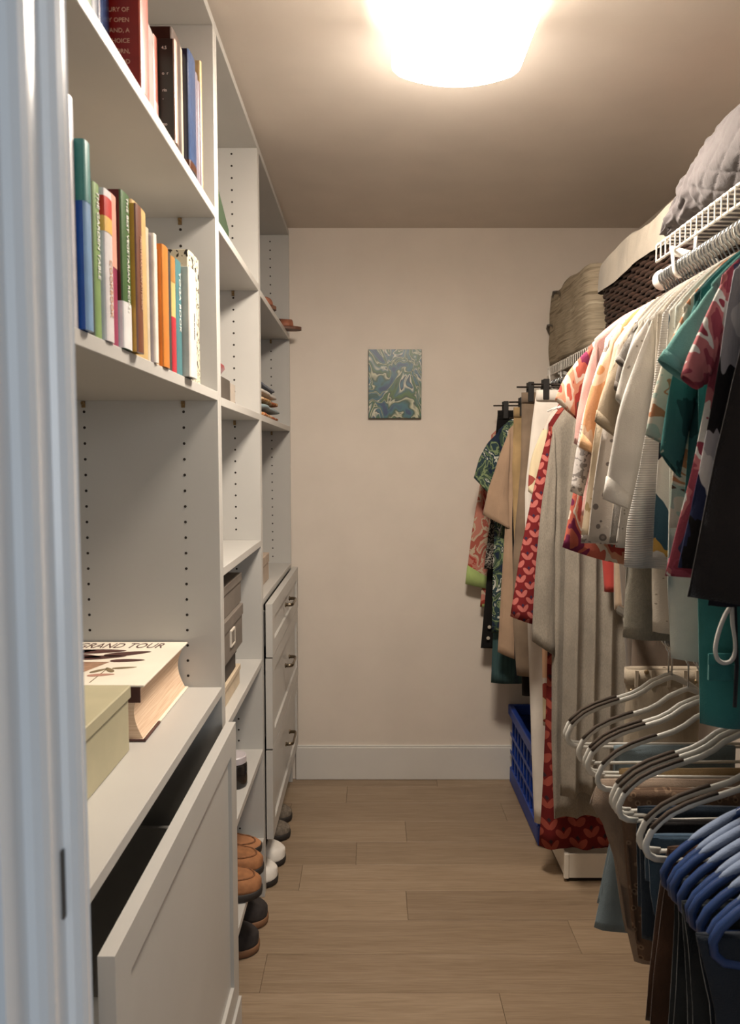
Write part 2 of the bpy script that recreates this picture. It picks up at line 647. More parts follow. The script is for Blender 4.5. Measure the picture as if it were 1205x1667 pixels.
def drawer(root, y0, y1, z0, z1, xo, thick=0.022, fr=0.058, depth=0.34, hz=None, box_h=None):
    """shaker front (frame and recessed panel) with its box behind; xo = outer face"""
    xi = xo - thick
    d = obj('drawer', MB()
            .box(xi, xo, y0, y0 + fr, z0, z1).box(xi, xo, y1 - fr, y1, z0, z1)
            .box(xi, xo, y0 + fr, y1 - fr, z0, z0 + fr).box(xi, xo, y0 + fr, y1 - fr, z1 - fr, z1), MELA, root)
    obj('recessed_panel', MB().box(xi + 0.001, xo - 0.008, y0 + fr, y1 - fr, z0 + fr, z1 - fr), MELA, d)
    bh = box_h or (z1 - z0) * 0.72
    a, b = y0 + 0.035, y1 - 0.035
    zb = z0 + 0.02
    obj('drawer_box', MB().box(xi - depth, xi - 0.001, a, a + 0.012, zb, zb + bh).box(xi - depth, xi - 0.001, b - 0.012, b, zb, zb + bh)
        .box(xi - depth, xi - depth + 0.012, a, b, zb, zb + bh).box(xi - depth, xi - 0.001, a, b, zb, zb + 0.008), MELA, d)
    if hz is not None:
        ym = (y0 + y1) / 2
        L = 0.064
        pts = [(xo - 0.001, ym - L, hz), (xo + 0.018, ym - L, hz), (xo + 0.026, ym - L + 0.006, hz), (xo + 0.028, ym - L + 0.02, hz),
               (xo + 0.028, ym + L - 0.02, hz), (xo + 0.026, ym + L - 0.006, hz), (xo + 0.018, ym + L, hz), (xo - 0.001, ym + L, hz)]
        hb = MB().tube(pts, 0.0056, 8, flat=(0.0066, 0.0046, (0, 0, 1)))
        for s in (-1, 1):
            hb.tube([(xo, ym + s * L, hz), (xo + 0.004, ym + s * L, hz)], 0.009, 10)
        h = obj('handle', hb, NICKEL, d, smooth=True)
        h['label'] = 'brushed nickel pull handle'
    return d


drawer(U1, 0.878, 1.706, 0.146, 0.822, -0.318, fr=0.06, box_h=0.42)
drawer(U1, 0.878, 1.706, 0.012, 0.142, -0.312, fr=0.04, box_h=0.08)
drawer(U3, 2.372, 3.222, 0.797, 0.973, -0.318, fr=0.05, hz=0.900)
drawer(U3, 2.372, 3.222, 0.490, 0.792, -0.320, fr=0.05, hz=0.668)
drawer(U3, 2.372, 3.222, 0.182, 0.484, -0.321, fr=0.05, hz=0.365)

# ------------------------------------------------------------------ painting on the end wall
a, b = P(600, 569, YB - 0.012), P(686, 681, YB - 0.012)
pic = thing('painting', 'small blue and green abstract canvas on the bare end wall', 'painting', ((a.x + b.x) / 2, YB - 0.008, b.z))


def pour_mat():
    q = NT('poured_paint', 0.35)
    v = q.coords((1.5, 1, 0.8), (0, -0.75, 0), (0.4, 0, 0.2))
    w = q.noise(v, 5, 2, 0.5, 1.0)
    vm = q.n('ShaderNodeVectorMath', operation='MULTIPLY_ADD')
    q.l(w.outputs['Color'], vm.inputs[0]); vm.inputs[1].default_value = (0.12, 0.0, 0.18); q.l(v, vm.inputs[2])
    f = q.noise(vm.outputs[0], 5.5, 1.8, 0.5, 2.6).outputs['Fac']
    col = q.ramp(f, [(0.0, (24, 44, 96)), (0.34, (30, 54, 88)), (0.40, (48, 96, 104)), (0.44, (40, 66, 40)), (0.470, (190, 186, 156)), (0.480, (34, 56, 50)), (0.51, (70, 98, 36)),
                     (0.545, (40, 84, 90)), (0.590, (196, 190, 166)), (0.600, (26, 34, 50)), (0.64, (48, 94, 110)), (0.72, (36, 68, 40))])
    q.color(col)
    q.bump(f, 0.2, 0.002)
    return q.m


obj('canvas', MB().box(a.x, b.x, YB - 0.018, YB, b.z, a.z), M('canvas_edge', (62, 72, 60), 0.7), pic, bevel=0.0015)
fc = obj('painted_face', MB().box(a.x + 0.001, b.x - 0.001, YB - 0.0192, YB - 0.0178, b.z + 0.001, a.z - 0.001), pour_mat(), pic)
fc['label'] = 'poured swirls of green, blue and cream paint'
# ------------------------------------------------------------------ books
INKW = M('ink_white', (236, 232, 222), 0.6)
INKD = M('ink_dark', (40, 34, 34), 0.6)
INKT = M('ink_tan', (214, 170, 140), 0.6)
SPINE_R = Matrix(((0, 0, 1, 0), (0, 1, 0, 0), (-1, 0, 0, 0), (0, 0, 0, 1)))


_top = [0.0]


def book(label, y0, y1, z, h, c, xf=XF + 0.004, w=0.20, side=None, bands=(), title=None, page=True, group='books standing on the book shelves', soft=False, rough=0.35, mat=None):
    """upright book, spine toward the aisle; bands = (frac0, frac1, colour) blocks of other colour round the cover"""
    z += 0.0006
    _top[0] = z + h
    root = thing('book', label, 'book', (xf - w / 2, (y0 + y1) / 2, z), group=group)
    t = min(0.0025, (y1 - y0) * 0.2)
    cm = mat or M('cover', c, rough, 0.05, 30)
    sm = M('cover_side', side, rough, 0.05, 30) if side else cm
    hb = 0 if soft else 0.003
    # boards
    b = MB().box(xf - w, xf - 0.004, y0, y0 + t, z, z + h).box(xf - w, xf - 0.004, y1 - t, y1, z, z + h)
    obj('cover_board', b, sm, root, bevel=0.0006)
    # rounded spine
    pts = []
    for k in range(9):
        a = math.pi * k / 8
        pts.append((xf - 0.004 + (0.004 if not soft else 0.002) * math.sin(a) ** 0.7, (y0 + y1) / 2 - (y1 - y0) / 2 * math.cos(a)))
    inner = [(xf - 0.006, y1 - t), (xf - 0.006, y0 + t)]
    ring = pts + inner
    mb = MB().grid([[(x, y, z) for x, y in ring], [(x, y, z + h) for x, y in ring]], closed_u=True)
    n = len(ring)
    mb.f += [tuple(range(n)), tuple(range(n, 2 * n))]; mb.m += [0, 0]
    sp_ = obj('spine', mb, cm, root)
    obj('page_block', MB().box(xf - w + hb, xf - 0.0055, y0 + t, y1 - t, z + hb, z + h - hb), PAGES, root)
    for f0, f1, bc in bands:
        ring2 = [(xf - w, y0 - 0.0003)] + [(x + 0.0004, y) for x, y in pts] + [(xf - w, y1 + 0.0003)]
        ring2[1] = (xf - 0.003, y0 - 0.0003); ring2[-2] = (xf - 0.003, y1 + 0.0003)
        mb = MB().grid([[(x, y, z + h * f0) for x, y in ring2], [(x, y, z + h * f1) for x, y in ring2]])
        obj('cover_band', mb, M('cover_band', bc, rough, 0.04, 30), root)
    if title:
        s, size, mat_, top = title[:4]
        m = Matrix.Translation((xf + 0.0007, (y0 + y1) / 2, z + h * top)) @ SPINE_R
        text('lettering', s, size, mat_, root, m, xs=title[4] if len(title) > 4 else 1.0)
    return root


def yb(px, xf):        # depth of a spine face at x = xf seen at column px
    return -xf * FPX / (602.5 - px)


def ht(px, py, z, xf):     # height above shelf z of a spine top seen at (px, py)
    return CAM_H + ray(px, py).z / ray(px, py).y * (-xf * FPX / (602.5 - px)) - z


Z1 = 1.596
_last = [0.35 * FPX / (602.5 - 128), 128.0]        # far side of the last book: depth, and the column where it is seen


def b1(label, x0, x1, py, c, x=-0.350, z=Z1, group='books standing on the eye-level shelf', **k):
    """spine seen between columns x0 and x1; where its near side shows too (x0 past the last spine) it stands that much prouder"""
    D, xp = _last
    if x0 - xp > 1.0:
        x = -D * (602.5 - x0) / FPX
    y1 = max(yb(x1, x), D + 0.004)
    _last[0], _last[1] = y1, x1
    return book(label, D + 0.0004, y1 - 0.0004, z, ht((x0 + x1) / 2, py, z, x), muted(c, 0.12, 0.93), xf=x, group=group, **k)


b1('grey lilac book with white spine, first beside the door frame', 128, 138, 158, (206, 202, 206), side=(84, 76, 96))
b1('book with pale blue spine and teal top, blue cover', 151.5, 162, 232, (120, 160, 200), side=(22, 74, 150), bands=((0.68, 1.0, (58, 122, 116)),))
b1('dark thin book half hidden before the light green one', 162.6, 164.4, 282, (40, 48, 40))
b1('light green book with pale vertical title', 165, 175, 300, (132, 164, 92), title=('THE GARDEN TABLE', 0.012, INKW, 0.95))
b1('tall white book with a red and yellow block at spine top', 182, 195, 312, (224, 216, 214), side=(206, 208, 206), bands=((0.82, 0.95, (190, 44, 34)), (0.72, 0.82, (222, 178, 92))), title=('COOKBOOK', 0.013, INKT, 0.55))
b1('book with crimson lower spine and peach pink top', 196, 201.5, 322, (166, 44, 84), side=(226, 186, 176), bands=((0.52, 1.0, (222, 160, 140)),))
b1('green book lettered in white above a plain white foot', 209, 223, 316, (66, 108, 48), side=(92, 28, 26), bands=((0.0, 0.30, (222, 220, 218)),), title=('THE BEST VEGETARIAN RECIPES', 0.0113, INKW, 0.975))
b1('mustard and brown thick cookbook under a white page top', 232, 241.5, 336, (128, 70, 42), side=(196, 148, 60), title=('MEDITERRANEAN KITCHEN', 0.0085, INKT, 0.8))
b1('sandy yellow book beside the brown cookbook', 242, 248.5, 346, (214, 176, 108))
b1('cream book with curled top beside the sandy yellow one', 249, 253, 372, (216, 198, 168), soft=True)
b1('white spined paperback with lilac grey side', 259, 264, 382, (236, 230, 220), side=(190, 184, 194))
b1('beige peach thin paperback just before the orange book', 264.4, 266.5, 406, (222, 188, 150), soft=True)
b1('bright orange thick book', 272.5, 282.5, 402, (222, 128, 40), side=(226, 124, 30))
b1('thin charcoal book right after the orange one', 282.9, 286, 412, (54, 58, 56))
b1('narrow book with crimson foot and brown and yellow top', 286.5, 293, 420, (226, 190, 110), bands=((0.0, 0.48, (178, 44, 56)), (0.78, 1.0, (170, 120, 60))))
b1('teal book with white title about yoga', 294, 302.5, 426, (74, 132, 138), title=('YOGA BOOK', 0.0165, INKW, 0.90, 1.1))
b1('short white paperback leaning on the speckled book', 315, 326, 440, (236, 230, 222), side=(196, 196, 186), title=('notes on practice', 0.007, INKD, 0.6))
b1('last book on its shelf, cream with black speckles', 326.5, 331, 424, (210, 196, 160),
   mat=PRINT('speckled_cover', [(0, (60, 52, 44)), (0.43, (212, 198, 164))], 90, (1, 1, 1), 1, 0.5))

Z0 = 2.004
_last[0], _last[1] = 0.0, 0.0
UG = 'books standing on the upper shelf'


def bt(label, y0, y1, h, c, r=0.0, **k):
    _last[0], _last[1] = y1, 262.0
    return book(label, y0, y1, Z0, h, muted(c, 0.12, 0.93), xf=-0.348 - r, group=UG, **k)


bt('brown and cream book, first in view on the upper shelf', 0.985, 1.046, 0.26, (170, 140, 120), r=0.040, side=(150, 96, 78))
bt('sage green book on the upper shelf', 1.048, 1.082, 0.27, (140, 160, 136), r=0.041, side=(120, 142, 120))
bt('grey blue book next to the navy one, upper shelf', 1.084, 1.112, 0.26, (110, 120, 134), r=0.043)
bt('shiny navy book before the big red one', 1.114, 1.164, 0.28, (30, 66, 118), r=0.044, rough=0.2)
red = bt('big red book with pale print on its side', 1.170, 1.214, 0.36, (190, 84, 64), 0.0, side=(132, 20, 16), w=0.25)
for i, s in enumerate(('A CENTURY OF', 'EASY OPEN', "'S AND, A", 'FULL CHOICE', "IN'S CORN,", 'A GOOD', 'OVER')):
    text('lettering', s, 0.0092, INKT, red, frame_matrix((-0.348 - 0.018, 1.1697, Z0 + 0.118 - 0.0152 * i), (1, 0, 0), (0, 0, 1)), align='RIGHT')
b1('thin grey book right after the big red one', 262.5, 266.5, 56, (168, 160, 156), x=-0.372, z=Z0, group=UG)
b1('thin red book with pink foot, upper shelf', 267, 271.5, 64, (190, 100, 80), x=-0.374, z=Z0, group=UG, bands=((0.0, 0.35, (204, 150, 140)),))
_d0 = _last[0]
gk = b1('dark green black book, side toward the door, upper shelf', 297.5, 302, 68, (176, 140, 122), z=Z0, group=UG, side=(36, 42, 36))
gy, gxf = _d0, gk.location.x + 0.10
gtop = _top[0]
for i, s in enumerate(('4.5', '', '', 'o  r', '', 'rin', '-', '', '', 'no', '', 'stories')):
    if s:
        text('lettering', s, 0.0075, INKW, gk, frame_matrix((gxf - 0.024, gy + 0.0001, gtop - 0.016 - 0.0145 * i), (1, 0, 0), (0, 0, 1)))
b1('dark brown book beside the dark green one', 302.5, 308, 70, (70, 48, 36), x=-0.354, z=Z0, group=UG, side=(48, 34, 26))
b1('thin cream and grey book before the glossy dark blue one', 308.5, 310, 84, (188, 170, 148), x=-0.358, z=Z0, group=UG)
b1('glossy dark blue thick book with rounded spine', 319.5, 330.5, 92, (52, 76, 118), z=Z0, group=UG, side=(36, 44, 64), rough=0.12, bands=((0.0, 0.07, (74, 44, 30)),))
b1('thin lilac grey booklet after the dark blue book', 331, 333.5, 124, (122, 112, 124), z=Z0, group=UG)
b1('thin purple booklet before the tan one', 334, 337, 136, (104, 86, 98), z=Z0, group=UG)
b1('thin tan folder at the far end of the upper shelf', 337.5, 339.5, 102, (206, 170, 116), z=Z0, group=UG)

# the big flat book
ZD = 0.9086
gx0, gx1, gy0, gy1, gh = -0.700, -0.425, 1.360, 1.692, 0.109
gt = thing('large_book', 'huge cream coffee-table book lying flat on the desk shelf', 'book', ((gx0 + gx1) / 2, (gy0 + gy1) / 2, ZD))
cov = M('cream_cover', (234, 224, 206), 0.4, 0.03, 8)
brown = M('cover_brown', (74, 40, 34), 0.5, 0.08)
obj('lower_board', MB().box(gx0, gx1, gy0, gy1, ZD, ZD + 0.004), cov, gt, bevel=0.001)
obj('upper_board', MB().box(gx0, gx1, gy0, gy1, ZD + gh - 0.004, ZD + gh), cov, gt, bevel=0.001)
obj('spine', MB().box(gx0, gx0 + 0.004, gy0, gy1, ZD + 0.004, ZD + gh - 0.004), brown, gt)
rows = []
for yy in (gy0 + 0.006, gy1 - 0.006):
    rows.append([(gx0 + 0.005, yy, ZD + 0.004)] + [(gx1 - 0.006 - 0.016 * math.sin(math.pi * k / 10), yy, ZD + 0.004 + (gh - 0.008) * k / 10) for k in range(11)] + [(gx0 + 0.005, yy, ZD + gh - 0.004)])
mb = MB().grid(rows, closed_u=True)
n = len(rows[0])
mb.f += [tuple(range(n)), tuple(range(n, 2 * n))]; mb.m += [0, 0]
q = NT('page_edges', 0.8, 0, 0.2)
v = q.coords((2, 6, 420))
q.color(q.ramp(q.noise(v, 2, 3).outputs['Fac'], [(0.3, (206, 172, 142)), (0.7, (232, 206, 178))]))
obj('page_block', mb, q.m, gt)
obj('brown_turn_in', MB().box(gx1 - 0.075, gx1 + 0.0006, gy0 - 0.0006, gy0 + 0.002, ZD + 0.0005, ZD + 0.0046).box(gx1 - 0.004, gx1 + 0.0008, gy0, gy0 + 0.10, ZD + 0.0005, ZD + 0.0046), brown, gt)
obj('brown_flap', MB().box(gx1 - 0.12, gx1 - 0.008, gy0 + 0.0005, gy0 + 0.0035, ZD + gh - 0.034, ZD + gh - 0.004), brown, gt)
zt = ZD + gh + 0.0002
text('lettering', 'GRAND TOUR', 0.060, brown, gt, frame_matrix((gx1 - 0.045, gy1 - 0.038, zt), (1, 0, 0), (0, 1, 0)), align='RIGHT', xs=0.50, shear=0.15)


def leaf(cx, cy, L, Wd, ang, mat, zoff=0.0):
    pts = []
    for k in range(16):
        a = 2 * math.pi * k / 16
        x, y = L * math.cos(a), Wd * math.sin(a) * (1 - 0.35 * math.cos(a))
        pts.append((cx + x * math.cos(ang) - y * math.sin(ang), cy + x * math.sin(ang) + y * math.cos(ang)))
    mb = MB().grid([[(x, y, zt - 0.0001 + zoff) for x, y in pts], [(x, y, zt + 0.0003 + zoff) for x, y in pts]], closed_u=True)
    mb.f.append(tuple(range(16, 32))); mb.m.append(0)
    return mb


photo = M('cover_photo', (150, 116, 92), 0.5, 0.25, 40, stretch=(1, 8, 1))
obj('printed_photo', MB().add([(gx0 + 0.01, gy0 + 0.005, zt), (gx0 + 0.10, gy0 + 0.005, zt), (gx0 + 0.155, gy0 + 0.16, zt), (gx0 + 0.01, gy0 + 0.16, zt)], [(0, 1, 2, 3)]), photo, gt)
for cx, cy, L, Wd, an in ((-0.655, 1.60, 0.05, 0.018, 0.3), (-0.595, 1.605, 0.055, 0.016, 0.1), (-0.625, 1.565, 0.05, 0.016, -0.2), (-0.53, 1.585, 0.05, 0.016, 0.35), (-0.512, 1.53, 0.036, 0.011, 0.1), (-0.575, 1.555, 0.05, 0.014, 0.2), (-0.67, 1.535, 0.04, 0.014, 0.0)):
    obj('printed_leaf', leaf(cx, cy, L, Wd, an, brown, 0.0004), brown, gt)
olive_ink = M('olive_ink', (122, 104, 74), 0.6)
pink_ink = M('pink_ink', (176, 130, 112), 0.6)
for cx, cy, L, Wd, an, mm in ((-0.545, 1.455, 0.02, 0.006, 0.9, olive_ink), (-0.525, 1.46, 0.02, 0.006, 2.2, olive_ink), (-0.50, 1.475, 0.024, 0.006, 0.2, olive_ink), (-0.53, 1.425, 0.026, 0.008, 0.2, pink_ink)):
    obj('printed_leaf', leaf(cx, cy, L, Wd, an, mm, 0.0003), mm, gt)
obj('printed_stem', MB().box(-0.534, -0.532, 1.375, 1.47, zt - 0.0001, zt + 0.0003), olive_ink, gt)

# olive box with lid
bx = thing('storage_box', 'olive cream lidded box on the desk shelf beside the door frame', 'box', (-0.57, 1.12, ZD))
OLV = M('olive_card', (176, 168, 138), 0.6, 0.03, 12)
obj('box_body', MB().box(-0.692, -0.441, 0.925, 1.318, ZD, ZD + 0.096), OLV, bx, bevel=0.0015)
obj('box_lid', MB().box(-0.696, -0.437, 0.921, 1.322, ZD + 0.097, ZD + 0.121), OLV, bx, bevel=0.002)

# ------------------------------------------------------------------ things on the middle and far unit
gb = thing('book', 'dark green book leaning low on the middle unit top shelf', 'book', (-0.45, 1.90, 1.988))
GRN = M('dark_green_cloth', (46, 62, 42), 0.6, 0.1)
def slant(x0, x1, y0, y1, h0, h1, z):
    v = [(x0, y0, z), (x1, y0, z), (x1, y1, z), (x0, y1, z), (x0, y0, z + h0), (x1, y0, z + h0), (x1, y1, z + h1), (x0, y1, z + h1)]
    return MB().add(v, [(0, 3, 2, 1), (4, 5, 6, 7), (0, 1, 5, 4), (1, 2, 6, 5), (2, 3, 7, 6), (3, 0, 4, 7)])
obj('cover_board', slant(-0.53, -0.362, 1.765, 1.775, 0.105, 0.105, 1.9885), GRN, gb, bevel=0.001)
obj('spine', slant(-0.378, -0.360, 1.776, 1.925, 0.105, 0.038, 1.9885), GRN, gb, bevel=0.002)
obj('page_block', slant(-0.525, -0.380, 1.777, 1.915, 0.10, 0.036, 1.9885), M('dark_pages', (58, 52, 44), 0.8), gb)
wc = thing('paper_roll', 'curled white paper standing behind the dark green book', 'paper', (-0.47, 1.96, 1.988))
rows = []
for k in range(13):
    a = -0.4 + 2.9 * k / 12
    rows.append([(-0.50 + 0.05 * math.cos(a), 1.96 + 0.05 * math.sin(a), 1.9885 + 0.0), (-0.50 + 0.05 * math.cos(a), 1.96 + 0.05 * math.sin(a), 1.9885 + 0.20 - 0.004 * k)])
pw = obj('rolled_sheet', MB().grid(rows), M('white_paper', (236, 230, 218), 0.7), wc, smooth=True)
s_ = pw.modifiers.new('t', 'SOLIDIFY'); s_.thickness = 0.001

rb = thing('accessory_box', 'charcoal box holding a red cloth on the middle unit', 'box', (-0.43, 1.86, 1.587))
obj('box_body', MB().box(-0.52, -0.362, 1.765, 1.925, 1.5875, 1.645), M('charcoal_card', (72, 64, 56), 0.7), rb, bevel=0.002)
rc = thing('red_cloth', 'dark red folded cloth on top of the charcoal box', 'cloth', (-0.43, 1.80, 1.645))
def lump(c, r, seed, n=14, m=18, amp=0.12, fl=None):
    rows = []
    for j in range(n + 1):
        th = math.pi * j / n
        row = []
        for i in range(m):
            ph = 2 * math.pi * i / m
            d = Vector((math.sin(th) * math.cos(ph), math.sin(th) * math.sin(ph), math.cos(th)))
            k = 1 + amp * noise.noise(d * 2.2 + Vector((seed, 0, 0))) + amp * 0.5 * noise.noise(d * 5 + Vector((0, seed, 0)))
            sgn = lambda t, e: math.copysign(abs(t) ** e, t)
            q = Vector((c[0] + r[0] * sgn(d.x, 0.7) * k, c[1] + r[1] * sgn(d.y, 0.7) * k, c[2] + r[2] * sgn(d.z, 0.7) * k))
            if fl is not None:
                q.z = max(q.z, fl)
            row.append(q)
        rows.append(row)
    return MB().grid(rows, closed_u=True)
obj('folded_cloth', lump((-0.440, 1.845, 1.668), (0.073, 0.070, 0.025), 3, fl=1.6455), FAB('dark_red_cloth', (132, 20, 20)), rc, smooth=True)
ab = thing('clear_tray', 'grey see-through plastic box beside the charcoal box', 'box', (-0.43, 1.87, 1.587))
q = NT('smoky_plastic', 0.15)
q.color((196, 184, 170)); q.b.inputs['Alpha'].default_value = 0.75
obj('tray_walls', MB().box(-0.52, -0.362, 1.930, 1.933, 1.5875, 1.640).box(-0.52, -0.362, 1.992, 1.995, 1.5875, 1.640).box(-0.365, -0.362, 1.9335, 1.9915, 1.5875, 1.640).box(-0.52, -0.517, 1.9335, 1.9915, 1.5875, 1.640), q.m, ab)
obj('tray_base', MB().box(-0.516, -0.366, 1.9340, 1.9910, 1.5875, 1.5905), q.m, ab)

# grey archive boxes on the 0.80 shelf
GREYB = M('grey_card', (112, 103, 94), 0.65, 0.05)
GREYD = M('dark_grey_card', (66, 60, 54), 0.65, 0.05)
LABELW = M('paper_label', (214, 204, 190), 0.7)
def arch(label, y0, y1, z, h, m, x1, lab):
    r = thing('archive_box', label, 'box', ((-0.69 + x1) / 2, (y0 + y1) / 2, z))
    obj('box_body', MB().box(-0.69, x1 - 0.003, y0 + 0.002, y1 - 0.002, z + 0.0005, z + h * 0.72), m, r, bevel=0.001)
    obj('box_lid', MB().box(-0.692, x1, y0, y1, z + h * 0.72, z + h - 0.0005), m, r, bevel=0.0015)
    if lab:
        ym = (y0 + y1) / 2
        f = MB().box(x1 - 0.003, x1 + 0.0015, ym - 0.028, ym + 0.028, z + h * 0.28, z + h * 0.32).box(x1 - 0.003, x1 + 0.0015, ym - 0.028, ym + 0.028, z + h * 0.62, z + h * 0.66)
        f.box(x1 - 0.003, x1 + 0.0015, ym - 0.028, ym - 0.024, z + h * 0.32, z + h * 0.62).box(x1 - 0.003, x1 + 0.0015, ym + 0.024, ym + 0.028, z + h * 0.32, z + h * 0.62)
        obj('label_frame', f, LABELW, r)
        obj('paper_label', MB().box(x1 - 0.003, x1 + 0.0004, ym - 0.024, ym + 0.024, z + h * 0.32, z + h * 0.62), GREYB, r)
    return r
arch('flat white and kraft box at the bottom of the grey box stack', 1.765, 2.085, 0.80, 0.058, M('kraft_card', (196, 178, 152), 0.7), -0.372, False)
arch('dark grey box second from the bottom of the stack', 1.772, 2.045, 0.858, 0.06, GREYD, -0.376, False)
arch('grey box with a framed white label in the box stack', 1.77, 2.090, 0.918, 0.115, GREYB, -0.364, True)
arch('plain grey box topmost of the box stack', 1.775, 2.110, 1.033, 0.085, GREYB, -0.370, False)

# dark jar with a white lid on the 0.50 shelf
jar = thing('jar', 'dark jar with pale lid on the low middle shelf', 'jar', (-0.42, 2.08, 0.502))
obj('jar_body', MB().lathe([(0.001, 0.0005), (0.034, 0.0005), (0.037, 0.006), (0.037, 0.062), (0.033, 0.070), (0.001, 0.070)], 20, (-0.392, 2.075, 0.502)), M('dark_glass', (32, 28, 26), 0.15), jar, smooth=True, bevel=0.001)
obj('jar_lid', MB().lathe([(0.001, 0.0705), (0.035, 0.0705), (0.035, 0.088), (0.032, 0.091), (0.001, 0.091)], 20, (-0.392, 2.075, 0.502)), M('pale_lid', (190, 182, 184), 0.4), jar)

# small greige box on the drawer counter
sb = thing('small_box', 'small greige box with a dark clasp on the counter above the drawers', 'box', (-0.45, 2.62, 0.99))
obj('box_body', MB().box(-0.56, -0.385, 2.42, 2.78, 0.9905, 1.055), M('greige_card', (176, 158, 140), 0.7), sb, bevel=0.002)
obj('box_lid', MB().box(-0.562, -0.383, 2.418, 2.782, 1.056, 1.092), M('greige_card', (176, 158, 140), 0.7), sb, bevel=0.002)
obj('clasp', MB().box(-0.384, -0.381, 2.595, 2.607, 1.035, 1.070), M('clasp_dark', (60, 44, 34), 0.5, metallic=0.5), sb)

# leather sandals on the far unit's upper shelf
LEA = M('tan_leather', (142, 88, 66), 0.5, 0.1)
LEAD = M('brown_leather', (96, 62, 46), 0.55, 0.1)
def sandal(label, cx, cy, z, rz, tilt=0.0):
    r = thing('sandal', label, 'sandal', (cx, cy, z), rz, 'leather sandals on the far unit')
    out = []
    for k in range(24):
        a = 2 * math.pi * k / 24
        x = 0.115 * math.cos(a)
        w = 0.036 + 0.008 * math.cos(a)
        out.append((x, w * math.copysign(abs(math.sin(a)) ** 0.8, math.sin(a))))
    mb = MB().grid([[(x, y, 0.0005 + tilt * (x + 0.115)) for x, y in out], [(x, y, 0.013 + tilt * (x + 0.115)) for x, y in out]], closed_u=True)
    mb.f += [tuple(range(24)), tuple(range(24, 48))]; mb.m += [0, 0]
    obj('sole', mb, LEAD, r, world=False)
    for x0, x1, hgt in ((0.02, 0.07, 0.034), (-0.06, -0.03, 0.05)):
        rows = []
        for k in range(11):
            a = math.pi * k / 10
            rows.append([(xx, -0.040 * math.cos(a), 0.010 + hgt * math.sin(a) + tilt * (xx + 0.115)) for xx in (x0, x1)])
        st = obj('strap', MB().grid(rows), LEA, r, world=False, smooth=True)
        m_ = st.modifiers.new('t', 'SOLIDIFY'); m_.thickness = 0.003
    return r
sandal('brown leather sandal overhanging the shelf end by the wall', -0.395, 3.09, 1.981, 0.35, 0.0)
sandal('tan leather sandal standing back near the unit middle', -0.42, 2.64, 1.981, 0.9)

# folded clothes
for i, (c, lab, dx) in enumerate((((206, 120, 50), 'orange peach folded shirt, lowest of the folded pile', 0.0), ((132, 150, 152), 'grey blue folded shirt second from the bottom of the pile', 0.006),
                                  ((200, 140, 60), 'golden folded top in the middle of the pile', 0.0), ((196, 186, 172), 'light grey folded top under the navy one', -0.004), ((66, 72, 92), 'slate navy folded top on top of the pile', -0.012))):
    z = 1.5875 + 0.027 * i
    r = thing('folded_shirt', lab, 'shirt', (-0.47, 2.75, z), group='folded clothes on the far unit')
    rows = []
    N2 = 30
    for j in range(9):
        y = -0.20 + 0.40 * j / 8
        row = []
        for k in range(N2):
            a = 2 * math.pi * k / N2
            x = 0.105 * math.copysign(abs(math.cos(a)) ** 0.6, math.cos(a))
            zz = 0.0105 * math.copysign(abs(math.sin(a)) ** 0.6, math.sin(a))
            wv = 0.003 * noise.noise(Vector((x * 14, y * 9, i * 3.1)))
            row.append((x + dx + 0.010 * noise.noise(Vector((y * 10, i * 2.0, 1))), y * (1 - 0.02 * i), 0.0135 + zz * (1 - 0.25 * (abs(y) > 0.19)) + wv * (0.4 if zz < 0 else 1)))
        rows.append(row)
    mb = MB().grid(rows, closed_u=True)
    mb.f += [tuple(range(N2)), tuple(range(len(mb.v) - N2, len(mb.v)))]; mb.m += [0, 0]
    mt = FAB('folded_cloth', c) if i not in (0, 2) else PRINT('folded_print', [(0, (190, 80, 40)), (0.45, c), (0.55, (226, 180, 130)), (0.63, c)], 26, (1, 1, 1))
    obj('folded_body', mb, mt, r, world=False, smooth=True)
    obj('folded_collar', MB().tube([(-0.02 + dx, -0.05, 0.027), (0.03 + dx, -0.04, 0.029), (0.05 + dx, 0.0, 0.028), (0.03 + dx, 0.04, 0.029), (-0.02 + dx, 0.05, 0.027)], 0.003, 6), mt, r, world=False)


